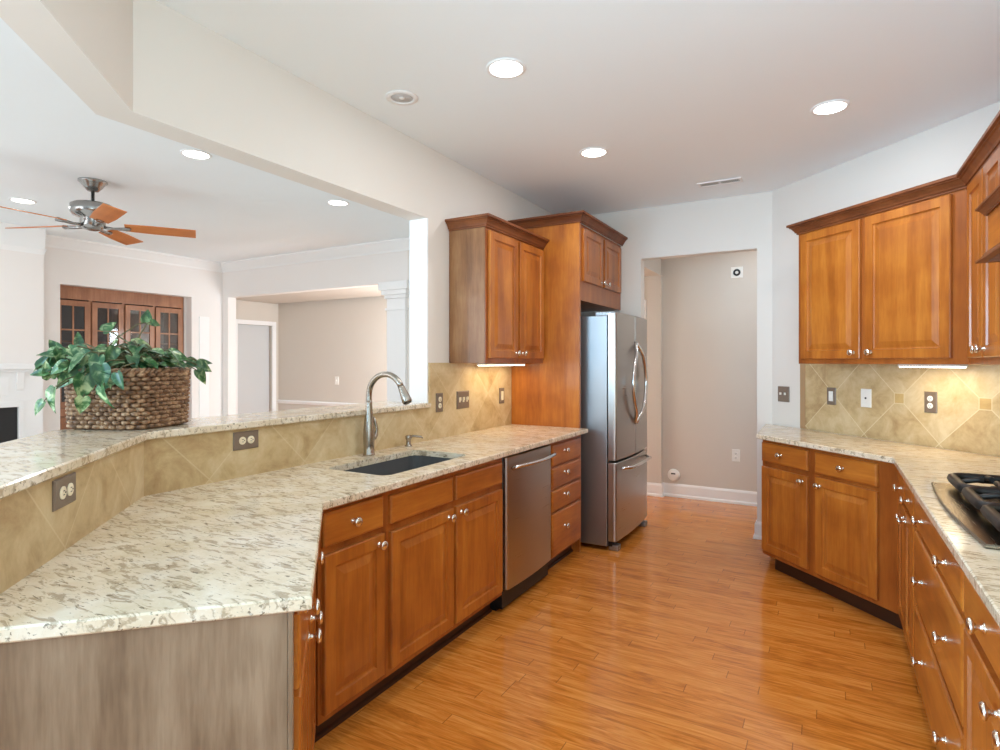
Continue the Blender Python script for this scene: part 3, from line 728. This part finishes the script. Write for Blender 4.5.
# ---------------------------------------------------------------- faucet, soap pump
fc = thing('kitchen_faucet', 'tall brushed nickel gooseneck pull-down faucet behind the sink', 'faucet', (-2.086, 2.289, .9142))
bm = bmesh.new(); lathe(bm, [(0, 0), (.031, 0), (.031, .006), (.027, .010), (.028, .05), (.030, .09), (.029, .13), (.024, .18), (.019, .23), (.0165, .27), (.0165, .285), (0, .285)], 24); obj('body', bm, M['faucet'], fc)
bm = bmesh.new(); pts = [(0, 0, .27 + .012 * i) for i in range(4)] + [(.113 - .113 * math.cos(R(a)), 0, .310 + .113 * math.sin(R(a))) for a in range(0, 156, 8)]
tube(bm, pts, .0155, 14); obj('spout', bm, M['faucet'], fc)
a = R(152); tip = Vector((.113 - .113 * math.cos(a), 0, .310 + .113 * math.sin(a))); dr_ = Vector((math.sin(a), 0, math.cos(a)))
bm = bmesh.new(); tube(bm, [tip + dr_ * s for s in (0, .012, .03, .055, .085, .092)], [.0165, .0175, .019, .0225, .0255, .022], 16); obj('spray_head', bm, M['faucet'], fc)
bm = bmesh.new(); tube(bm, [tip + dr_ * s for s in (.090, .0945)], [.020, .019], 16); obj('spray_face', bm, M['black'], fc)
bm = bmesh.new(); tube(bm, [(0, .024, .085), (0, .04, .088), (.004, .05, .10), (.008, .052, .13), (.004, .044, .17), (-.002, .036, .195)], [.014, .015, .011, .008, .008, .006], 10); obj('lever', bm, M['faucet'], fc)
sp = thing('soap_dispenser', 'small nickel soap dispenser pump standing right of the faucet', 'dispenser', (-2.105, 2.640, .9142))
bm = bmesh.new(); lathe(bm, [(0, 0), (.022, 0), (.022, .004), (.014, .010), (.013, .035), (.018, .045), (.019, .058), (.010, .064), (0, .064)], 20); obj('post', bm, M['faucet'], sp)
bm = bmesh.new(); tube(bm, [(0, 0, .056), (.03, .012, .059), (.07, .03, .055), (.078, .033, .048)], [.008, .007, .006, .005], 10); obj('spout', bm, M['faucet'], sp)

# ---------------------------------------------------------------- outlets and switches (faces -Y, origin at centre)
def plate_thing(name, label, cat, loc, rz, w_, h_, mat, group=None):
    r = thing(name, label, cat, loc, rz, group)
    bm = bmesh.new(); rings_panel(bm, -w_ / 2, w_ / 2, -h_ / 2, h_ / 2, [(0, 0), (0, -.003), (.004, -.006)]); obj('cover_plate', bm, mat, r); return r
def receptacle(r, x, z, mat, rot=0):
    bm = bmesh.new(); M4 = Matrix.Translation((x, -.006, z)) @ Matrix.Rotation(R(90), 4, 'X')
    lathe(bm, [(0, -.001), (.0165, -.001), (.0165, .0025), (.014, .0035), (0, .0035)], 20, M4); o = obj('socket_face', bm, mat, r)
    bm = bmesh.new()
    for sx_ in (-.005, .005):
        if rot: box(bm, x - .004, x + .004, -.0102, -.0094, z + sx_ - .001, z + sx_ + .001)
        else: box(bm, x + sx_ - .001, x + sx_ + .001, -.0102, -.0094, z - .002, z + .006)
    if not rot: box(bm, x - .002, x + .002, -.0102, -.0094, z - .010, z - .006)
    else: box(bm, x + .006, x + .010, -.0102, -.0094, z - .002, z + .002)
    obj('slots', bm, M['dark_slot'], o)
def outlet(label, loc, rz, mat, horizontal=False, face='cream_plastic', group='brown plate outlets', name='wall_outlet'):
    w_, h_ = (.122, .076) if horizontal else (.074, .120)
    r = plate_thing(name, label, 'outlet', loc, rz, w_, h_, M[mat], group)
    for s in (-.0205, .0205): receptacle(r, s if horizontal else 0, 0 if horizontal else s, M[face], horizontal)
    return r
def onwall45(u, z): return (XL + (1.12 - u) * U2 + .0072, 1.18 - (1.12 - u) * U2 + .0072, z)
outlet('brown double outlet set sideways on the short angled backsplash', (-1.716 + .0075, .731 + .0075, 1.068), 135, 'bronze_plate', True)
outlet('brown double outlet set sideways below the bar ledge, left of the faucet', (XL + .0105, 1.605, 1.068), 90, 'bronze_plate', True)
outlet('brown upright outlet just right of the bar ledge end', (XL + .0105, 3.012, 1.142), 90, 'bronze_plate')
r = plate_thing('light_switch', 'brown triple toggle switch plate under the left wall cabinet', 'switch', (XL + .0105, 3.285, 1.145), 90, .150, .118, M['bronze_plate'], None)
for x in (-.045, 0, .045):
    obj('toggle', BX(x - .006, x + .006, -.016, -.005, -.004, .018, .002), M['cream_plastic'], r); obj('toggle_surround', BX(x - .010, x + .010, -.0075, -.0055, -.016, .016, .001), M['cream_plastic'], r)
r = plate_thing('light_switch', 'brown plate with one white rocker switch next to the tall side panel', 'switch', (XL + .0105, 3.82, 1.145), 90, .074, .118, M['bronze_plate'], None)
obj('rocker', BX(-.017, .017, -.010, -.005, -.034, .034, .002), M['cream_plastic'], r)
def w45p(x, z, off=.0105): return (x - off * U2, 4.62 - x - off * U2, z)
r = plate_thing('light_switch', 'dark plate with one white rocker switch at the left end of the right backsplash', 'switch', w45p(.030, 1.165), -45, .074, .118, M['bronze_plate'], None)
obj('rocker', BX(-.017, .017, -.010, -.005, -.034, .034, .002), M['white_plastic'], r)
r = plate_thing('phone_jack', 'plain white jack plate on the angled right backsplash', 'jack', w45p(.222, 1.168), -45, .076, .118, M['white_plastic'], None)
obj('jack_port', BX(-.006, .006, -.008, -.005, -.006, .006, .001), M['dark_slot'], r)
outlet('dark upright outlet with white sockets under the lit right wall cabinet', w45p(.52, 1.17), -45, 'bronze_plate', face='white_plastic')
r = plate_thing('light_switch', 'dark double toggle switch plate on the white wall left of the right wall cabinet', 'switch', (-.292 - .0015, 4.912 - .0015, 1.155), -45, .118, .118, M['bronze_plate'], None)
for x in (-.023, .023): obj('toggle', BX(x - .006, x + .006, -.016, -.005, -.006, .012, .002), M['white_plastic'], r)
outlet('white upright outlet low on the hall wall', (-.792, 6.1295, .475), 0, 'white_plastic', face='white_plastic', group=None)
r = plate_thing('door_chime', 'small square white sensor with a dark round eye high on the hall wall', 'sensor', (-.783, 6.1295, 2.285), 0, .11, .11, M['white_plastic'], None)
bm = bmesh.new(); lathe(bm, [(.016, 0), (.034, 0), (.034, .006), (.016, .006), (.016, 0)], 20, Matrix.Translation((0, -.006, 0)) @ Matrix.Rotation(R(90), 4, 'X')); obj('sensor_ring', bm, M['dark_slot'], r)
r = thing('carbon_monoxide_alarm', 'round white alarm plugged in just above the hall baseboard', 'alarm', (-1.395, 6.1295, .225))
bm = bmesh.new(); lathe(bm, [(0, 0), (.062, 0), (.064, .012), (.056, .026), (.035, .033), (0, .034)], 24, Matrix.Rotation(R(90), 4, 'X')); obj('housing', bm, M['white_plastic'], r)
obj('display_window', BX(-.022, .022, -.0355, -.030, .010, .024, .002), M['dark_slot'], r)
r = plate_thing('light_switch', 'white switch plate on the far hall wall seen through the bar opening', 'switch', (-6.2, 6.1295, 1.13), 0, .076, .118, M['white_plastic'], None)
obj('toggle', BX(-.006, .006, -.016, -.005, -.008, .014, .002), M['white_plastic'], r)

# ---------------------------------------------------------------- ceiling fittings
def downlight(label, x, y, lit=True, rr=.075):
    r = thing('recessed_light', label, 'light', (x, y, CEIL), 0, 'recessed ceiling lights')
    bm = bmesh.new(); lathe(bm, [(rr, -.001), (rr * 1.22, -.001), (rr * 1.22, -.004), (rr * 1.05, -.008), (rr, -.006), (rr, -.001)], 32); obj('trim_ring', bm, M['trim'], r)
    bm = bmesh.new(); lathe(bm, [(0, -.0045), (rr * .98, -.0045), (rr * .98, -.002), (0, -.002)], 32); obj('lens', bm, M['lens'], r)
    lamp('bulb', 'AREA', (0, 0, -.012), CAN_W, (.97, .98, 1), rr * 1.8, None, (0, 0, 0), r)
    return r
downlight('nearest recessed kitchen ceiling light, over the sink', -1.276, 2.305)
downlight('recessed kitchen ceiling light over the aisle near the refrigerator', -1.30, 3.505)
downlight('recessed kitchen ceiling light in front of the right wall cabinets', .010, 3.50)
downlight('recessed family room ceiling light just past the bar soffit, above the basket', -3.54, 2.272)
downlight('recessed family room ceiling light nearest the dining opening', -3.58, 3.552)
downlight('recessed family room ceiling light left behind the ceiling fan', -5.81, 2.218)
r = thing('ceiling_speaker', 'round unlit ceiling speaker with grey grille beside the left soffit', 'speaker', (-1.876, 2.300, CEIL))
bm = bmesh.new(); lathe(bm, [(.056, -.001), (.082, -.001), (.082, -.005), (.060, -.009), (.056, -.006), (.056, -.001)], 32); obj('trim_ring', bm, M['trim'], r)
bm = bmesh.new(); lathe(bm, [(0, -.003), (.055, -.003), (.055, -.0015), (0, -.0015)], 32); obj('grille', bm, plain('grey_speaker_mesh', srgb(205, 205, 205), .6), r)
bm = bmesh.new(); lathe(bm, [(0, -.008), (.012, -.007), (.014, -.0032), (0, -.0032)], 16); obj('tweeter', bm, M['trim'], r)
r = thing('ceiling_vent', 'white slotted air vent in the ceiling before the hall doorway', 'vent', (-.70, 4.553, CEIL), 0)
bm = bmesh.new(); box(bm, -.155, .155, -.055, -.040, -.008, -.001, .002); box(bm, -.155, .155, .040, .055, -.008, -.001, .002); box(bm, -.155, -.135, -.04, .04, -.008, -.001, .002); box(bm, .135, .155, -.04, .04, -.008, -.001, .002); box(bm, -.01, .01, -.04, .04, -.007, -.001)
obj('frame', bm, M['trim'], r)
bm = bmesh.new()
for i in range(22):
    x = -.128 + i * .0122
    if abs(x) > .012: box(bm, x - .0022, x + .0022, -.04, .04, -.006, -.0015)
obj('louvers', bm, M['trim'], r); obj('duct_opening', BX(-.136, .136, -.041, .041, -.0013, -.0004), M['dark_slot'], r)

# ceiling fan
fn = thing('ceiling_fan', 'brushed nickel ceiling fan with five light cherry blades in the family room', 'fan', (-4.735, 2.235, CEIL))
bm = bmesh.new(); lathe(bm, [(0, 0), (.092, 0), (.092, -.010), (.078, -.020), (.060, -.050), (.036, -.075), (.018, -.078), (0, -.078)], 32); obj('canopy', bm, M['fan_metal'], fn)
bm = bmesh.new(); lathe(bm, [(0, -.07), (.012, -.07), (.012, -.15), (.030, -.155), (.036, -.17), (.030, -.19), (0, -.19)], 20); obj('downrod', bm, M['fan_metal'], fn)
bm = bmesh.new(); lathe(bm, [(0, -.165), (.06, -.166), (.120, -.172), (.140, -.186), (.140, -.240), (.124, -.262), (.084, -.274), (.080, -.285), (.080, -.335), (.064, -.356), (.03, -.366), (0, -.368)], 36); obj('motor_housing', bm, M['fan_metal'], fn)
for i in range(5):
    a = 57 + 72 * i
    bm = bmesh.new(); n_ = 10
    top, bot = [], []
    for j in range(n_ + 1):
        x = .20 + .475 * j / n_; hw = .058 + .012 * min(1, j / 4)
        for sgn, lst in ((1, top), (-1, bot)): lst.append((x, sgn * hw))
    outl = top + bot[::-1]
    prism(bm, outl, -.003, .003, .001)
    bmesh.ops.rotate(bm, verts=bm.verts, cent=(0, 0, 0), matrix=Matrix.Rotation(R(-13), 3, 'X'))
    b_ = obj('blade', bm, M['fan_blade'], fn, (0, 0, -.325), (0, 0, R(a)))
    bm = bmesh.new(); tube(bm, [(.075, 0, -.012), (.13, 0, -.016), (.18, .0, -.012), (.235, 0, -.008)], [.012, .009, .012, .016], 8, sx=1.8, up=(0, 0, 1))
    lathe(bm, [(0, -.011), (.026, -.011), (.026, -.004), (0, -.004)], 16, Matrix.Translation((.215, 0, 0))); obj('blade_bracket', bm, M['fan_metal'], b_)

# ---------------------------------------------------------------- family room furniture
bi = thing('built_in_cabinet', 'reddish wood built-in cabinet with glass doors recessed in the family room wall', 'cabinet', (-7.326, 3.055, 0), 90)
bw = 1.475
bm = bmesh.new()
box(bm, 0, bw, .42, .44, 0, 2.24); box(bm, 0, .02, .02, .42, 0, 2.24); box(bm, bw - .02, bw, .02, .42, 0, 2.24); box(bm, .02, bw - .02, .02, .42, 2.11, 2.30); box(bm, .02, bw - .02, .02, .42, 0, .9)
obj('carcass', bm, M['builtin'], bi)
bm = bmesh.new(); box(bm, 0, bw, 0, .02, 2.10, 2.30, .002)
for i in range(5): x = .0 + i * (bw - .035) / 4; box(bm, x, x + .035, 0, .02, .88, 2.10, .001)
box(bm, 0, bw, 0, .02, .80, .885, .002); obj('face_frame', bm, M['builtin'], bi)
obj('back_lining', BX(.02, bw - .02, .405, .42, .9, 2.10), M['cab_inside'], bi)
for zz in (1.25, 1.62): obj('shelf', BX(.02, bw - .02, .06, .40, zz, zz + .02), M['builtin'], bi)
dwid = (bw - .035) / 4
for i in range(4):
    x0 = .0175 + i * dwid + .01; x1 = x0 + dwid - .02
    bm = bmesh.new(); z0_, z1_ = .90, 2.085
    box(bm, x0, x0 + .055, -.02, -.001, z0_, z1_, .002); box(bm, x1 - .055, x1, -.02, -.001, z0_, z1_, .002)
    box(bm, x0 + .055, x1 - .055, -.02, -.001, z0_, z0_ + .06, .002); box(bm, x0 + .055, x1 - .055, -.02, -.001, z1_ - .06, z1_, .002)
    xm = (x0 + x1) / 2; box(bm, xm - .008, xm + .008, -.018, -.004, z0_ + .06, z1_ - .06)
    for q in (1, 2, 3): zq = z0_ + .06 + (z1_ - z0_ - .12) * q / 4; box(bm, x0 + .055, x1 - .055, -.0175, -.0045, zq - .008, zq + .008)
    dd_ = obj('glass_door', bm, M['builtin'], bi)
    obj('pane', BX(x0 + .052, x1 - .052, -.010, -.007, z0_ + .057, z1_ - .057), M['glass'], dd_)
    knob(dd_, x1 - .028 if i % 2 == 0 else x0 + .028, -.02, 1.35)
bm = bmesh.new()
for i in range(4): x0 = .0175 + i * dwid + .01; rings_panel(bm, x0, x0 + dwid - .02, .08, .79, [(0, 0), (0, -.016), (.003, -.02), (.055, -.02), (.06, -.012), (.085, -.018)])
bm.free()
for i in range(4):
    bm = bmesh.new(); x0 = .0175 + i * dwid + .01
    rings_panel(bm, x0, x0 + dwid - .02, .08, .79, [(0, .02), (0, -.016), (.003, -.02), (.055, -.02), (.06, -.012), (.085, -.018)]); obj('door', bm, M['builtin'], bi)
fp = thing('fireplace_mantel', 'white fireplace mantel with black slate surround at the left edge', 'fireplace', (-6.879, 1.775, 0), 90)
hw = 1.0
bm = bmesh.new(); box(bm, -hw - .02, hw + .02, -.10, 0, 1.33, 1.385, .006); box(bm, -hw - .01, hw + .01, -.07, 0, 1.30, 1.33, .006); obj('mantel_shelf', bm, M['trim'], fp)
bm = bmesh.new(); box(bm, -hw, hw, -.045, 0, 1.02, 1.30, .003)
for s in (-1, 1):
    xa, xb = sorted((s * .84, s * hw)); box(bm, xa, xb, -.045, 0, 0, 1.02, .003)
box(bm, -.72, .72, -.055, -.045, 1.08, 1.25, .004); obj('surround', bm, M['trim'], fp)
bm = bmesh.new()
for s in (-1, 1):
    bm = bmesh.new(); pl = [(-.07, 1.30), (-.046, 1.30), (-.046, 1.12), (-.052, 1.14), (-.06, 1.22)]
    xs = (s * .78, s * .84); v = [[bm.verts.new((x, y_, z_)) for y_, z_ in pl] for x in xs]
    for i in range(len(pl)): j = (i + 1) % len(pl); bm.faces.new((v[0][i], v[0][j], v[1][j], v[1][i]))
    bm.faces.new(v[0]); bm.faces.new(v[1]); obj('bracket', bm, M['trim'], fp)
bm = bmesh.new()
for s in (-1, 1): xa, xb = sorted((s * .80, s * .84)); box(bm, xa, xb, -.055, -.001, 0, 1.02, .004)
box(bm, -.80, .80, -.055, -.001, .965, 1.02, .004); obj('inner_molding', bm, M['trim'], fp)
bm = bmesh.new()
for s in (-1, 1): xa, xb = sorted((s * .56, s * .80)); box(bm, xa, xb, -.02, -.001, 0, .965)
box(bm, -.56, .56, -.02, -.001, .78, .965); obj('slate_facing', bm, M['slate'], fp)
bm = bmesh.new(); box(bm, -.56, .56, -.012, -.001, 0, .78); obj('firebox', bm, M['firebox'], fp)  # flat black slab in place of the fire opening
bm = bmesh.new()
for x in (-.55, -.19, .17, .52): box(bm, x, x + .03, -.03, -.0125, .0, .78, .003)
box(bm, -.55, .55, -.03, -.0125, .75, .78, .003); obj('fire_screen', bm, M['black'], fp)

# ---------------------------------------------------------------- basket and pothos on the bar corner
BC = Vector((-2.408, 1.270)); BA = R(201)
def sup(t, a, b, n=4.0):
    c, s = math.cos(t), math.sin(t)
    return (a * math.copysign(abs(c) ** (2 / n), c), b * math.copysign(abs(s) ** (2 / n), s))
bk = thing('woven_basket', 'dark brown woven rattan basket standing on the corner of the bar ledge', 'basket', (BC.x, BC.y, 1.1475), 201)
BAx, BBy, BH = .170, .148, .222
NS = 34; rows = 13
def ring(a, b, n_):
    """n_ points evenly spaced along the rounded outline"""
    P = [Vector(sup(2 * math.pi * i / 720, a, b)) for i in range(720)]; P.append(P[0])
    cum = [0.0]
    for p, q in zip(P, P[1:]): cum.append(cum[-1] + (q - p).length)
    out = []; j = 0
    for i in range(n_):
        t = cum[-1] * i / n_
        while cum[j + 1] < t: j += 1
        f = (t - cum[j]) / max(1e-9, cum[j + 1] - cum[j]); out.append(P[j].lerp(P[j + 1], f))
    return out
bm = bmesh.new()
for r_ in range(rows):
    z = .012 + (BH - .03) * r_ / (rows - 1); fl = 1.0 + .05 * r_ / rows; base_ = ring(BAx * fl, BBy * fl, NS * 6); pts = []
    for i, p in enumerate(base_):
        t_ = (base_[(i + 1) % len(base_)] - base_[i - 1]).normalized(); n2 = Vector((t_.y, -t_.x))
        o_ = .0085 * math.sin(2 * math.pi * i / 6 + (math.pi if r_ % 2 else 0))
        pts.append((p.x + n2.x * o_, p.y + n2.y * o_, z))
    tube(bm, pts, .0086, 6, True)
obj('weave', bm, M['rattan'], bk)
bm = bmesh.new(); stk_ = ring(BAx, BBy, NS * 6)
for i in range(NS):
    x, y = stk_[i * 6]; tube(bm, [(x, y, .004), (x * 1.05, y * 1.05, BH - .012)], .005, 6)
obj('stakes', bm, M['rattan'], bk)
bm = bmesh.new()
for o_ in (0, 1):
    pts = []
    for i in range(160):
        t = 2 * math.pi * i / 160; x, y = sup(t, BAx * 1.05, BBy * 1.05); tw = i * .8 + o_ * math.pi; l_ = math.hypot(x, y)
        pts.append((x + x / l_ * .006 * math.cos(tw), y + y / l_ * .006 * math.cos(tw), BH - .004 + .006 * math.sin(tw)))
    tube(bm, pts, .0075, 6, True)
obj('rim', bm, M['rattan'], bk)
bm = bmesh.new(); prism(bm, [sup(2 * math.pi * i / 48, BAx * .97, BBy * .97) for i in range(48)], 0.001, .012, .001); obj('base', bm, M['rattan'], bk)
bm = bmesh.new(); prism(bm, [sup(2 * math.pi * i / 48, BAx * .93, BBy * .93) for i in range(48)], .013, .14, .001); obj('gap_shade_core', bm, M['moss_shade'], bk)  # dark solid added inside so the weave gaps look shaded

pt = thing('pothos_plant', 'bushy green and cream pothos spilling out of the rattan basket', 'plant', (BC.x, BC.y, 1.30))
bm = bmesh.new(); prism(bm, [sup(2 * math.pi * i / 40 + .0, BAx * .93, BBy * .93) for i in range(40)], 0.0, .03, .004)
so = obj('moss', bm, M['moss_shade'], pt, (0, 0, 0), (0, 0, BA))
def leaf(bm, pos, dirv, nrm, L, curl=.25, wid=.42):
    d_ = Vector(dirv).normalized(); n_ = Vector(nrm); n_ = (n_ - d_ * n_.dot(d_)); n_ = n_.normalized() if n_.length > 1e-4 else d_.orthogonal().normalized()
    s_ = d_.cross(n_); pos = Vector(pos)
    prof = [(-.10, .30, 1), (-.02, .40, 0), (.12, .50, 0), (.30, .49, 0), (.5, .40, 0), (.7, .26, 0), (.88, .11, 0), (1.0, .0, 0)]
    rowv = []
    for t, wv, notch in prof:
        ctr = pos + d_ * (L * max(t, 0)) - n_ * (L * curl * t * t)
        hwv = wv * L * wid / .45
        r_ = []
        for q in (-1, -.5, 0, .5, 1):
            back = -.10 * L if (notch and abs(q) in (1, .5)) else 0
            r_.append(bm.verts.new(ctr + s_ * (hwv * q) + n_ * (abs(q) * hwv * .30 - (0.02 * L if q == 0 else 0)) + d_ * back))
        rowv.append(r_)
    for a, b in zip(rowv, rowv[1:]):
        for i in range(4):
            f = bm.faces.new((a[i], a[i + 1], b[i + 1], b[i])); f.smooth = True
V = Vector
bmL = bmesh.new(); bmS = bmesh.new()
cen = V((BC.x, BC.y, 1.30))
rnd = random.Random(11)
ca, sa = math.cos(BA), math.sin(BA)
def place(p, dirv, nrm, L, curl=.25, root=None):
    curl *= rnd.uniform(.6, 1.9)
    p = V(p) - V(dirv).normalized() * L * .5 - cen; leaf(bmL, p, dirv, nrm, L, curl, rnd.uniform(.25, .37))
    if root is None:
        lx = rnd.uniform(-.14, .14); ly = rnd.uniform(-.08, .08); root = V((lx * ca - ly * sa, lx * sa + ly * ca, .03))
    else: root = V(root) - cen
    mid = (root + p) * .5 + V((0, 0, .05))
    tube(bmS, [root, root * .6 + mid * .4 + V((0, 0, .02)), mid, p * .7 + mid * .3 + V((0, 0, .012)), p], [.0032, .003, .003, .0026, .002], 6)
tocam = V((2.4, -1.2, .2)).normalized()
# crown of foliage over the basket
for i in range(95):
    t = rnd.uniform(0, 2 * math.pi); q = math.sqrt(rnd.random())
    lx, ly = .215 * q * math.cos(t), .15 * q * math.sin(t)
    p = cen + V((lx * ca - ly * sa, lx * sa + ly * ca, .088 + .07 * (1 - q) + rnd.uniform(-.02, .04)))
    out = V((p.x - cen.x, p.y - cen.y, 0)); out = out.normalized() if out.length > .01 else V((1, 0, 0))
    d_ = out + V((rnd.uniform(-.7, .7), rnd.uniform(-.7, .7), rnd.uniform(-.5, .15)))
    n_ = V((rnd.uniform(-.4, .4), rnd.uniform(-.4, .4), 1)) + tocam * rnd.uniform(.1, .9)
    place(p, d_, n_, rnd.uniform(.05, .082), rnd.uniform(.15, .4))
left = V((-.70, -.62, 0)).normalized(); rgt = V((.35, .93, 0))
# runners hanging over the near left side of the basket, reaching the ledge
for (p, d_, L) in [((-2.43, 1.03, 1.375), left * .5 + V((0, 0, -.3)), .10), ((-2.50, 1.00, 1.36), left + V((0, 0, -.1)), .09), ((-2.44, 1.06, 1.335), V((-.3, -.5, -.7)), .13), ((-2.40, 1.00, 1.265), V((.1, -.25, -1)), .125), ((-2.44, .975, 1.235), V((-.45, -.4, -.8)), .085),
                   ((-2.30, 1.055, 1.305), V((.0, -.1, -1)), .13), ((-2.24, 1.085, 1.345), V((.15, .0, -1)), .12), ((-2.235, 1.09, 1.275), V((.1, .02, -1)), .12), ((-2.30, 1.05, 1.245), V((-.1, -.1, -1)), .085), ((-2.27, 1.08, 1.385), V((.2, -.3, -.7)), .11),
                   ((-2.35, 1.05, 1.395), V((-.1, -.5, -.6)), .11), ((-2.56, 1.02, 1.385), left + V((0, 0, -.5)), .085), ((-2.52, 1.03, 1.43), left + V((0, 0, .2)), .09), ((-2.40, 1.08, 1.42), left + V((0, 0, .1)), .11), ((-2.19, 1.12, 1.33), V((.3, .1, -.9)), .09)]:
    place(p, d_, tocam * .8 + V((rnd.uniform(-.8, .8), rnd.uniform(-.8, .8), .4)), L * .72, .2)
# smaller leaves filling the near left rim
for i in range(26):
    u_ = rnd.random(); b_ = V((-2.22, 1.14, 1.385)).lerp(V((-2.52, 1.05, 1.385)), u_)
    p = b_ + V((rnd.uniform(-.03, .03), rnd.uniform(-.05, .02), rnd.uniform(-.06, .05)))
    place(p, left * rnd.uniform(-.5, .5) + V((rnd.uniform(-.2, .5), rnd.uniform(-.6, .0), rnd.uniform(-.9, .4))), tocam + V((rnd.uniform(-.6, .6), rnd.uniform(-.6, .6), rnd.uniform(.1, .9))), rnd.uniform(.05, .08), .3)
# right edge
for (p, d_, L) in [((-2.33, 1.54, 1.40), rgt + V((0, 0, .1)), .07), ((-2.32, 1.53, 1.375), rgt + V((0, 0, -.4)), .08), ((-2.31, 1.51, 1.335), rgt * .6 + V((0, 0, -.9)), .085), ((-2.34, 1.50, 1.395), rgt + V((.2, 0, -.2)), .075), ((-2.28, 1.38, 1.40), rgt + V((0, 0, -.1)), .09)]:
    place(p, d_, tocam + V((0, 0, .5)), L * .85, .2)
# tall thin stems with a single leaf
for (p, d_, L) in [((-2.70, 1.22, 1.50), V((-.2, .0, 1)), .085), ((-2.66, 1.20, 1.46), left + V((0, 0, .5)), .08), ((-2.62, 1.30, 1.55), V((.35, .4, .5)), .085), ((-2.56, 1.42, 1.60), V((.1, .1, 1)), .085), ((-2.53, 1.44, 1.565), V((.3, .9, -.3)), .06), ((-2.74, 1.13, 1.43), left + V((0, 0, .3)), .085), ((-2.72, 1.14, 1.47), V((-.3, -.3, .6)), .08)]:
    place(p, d_, tocam + V((0, 0, .3)), L * .72, .15)
obj('foliage', bmL, M['leaf'], pt, norm=False); obj('stems', bmS, M['stem'], pt)
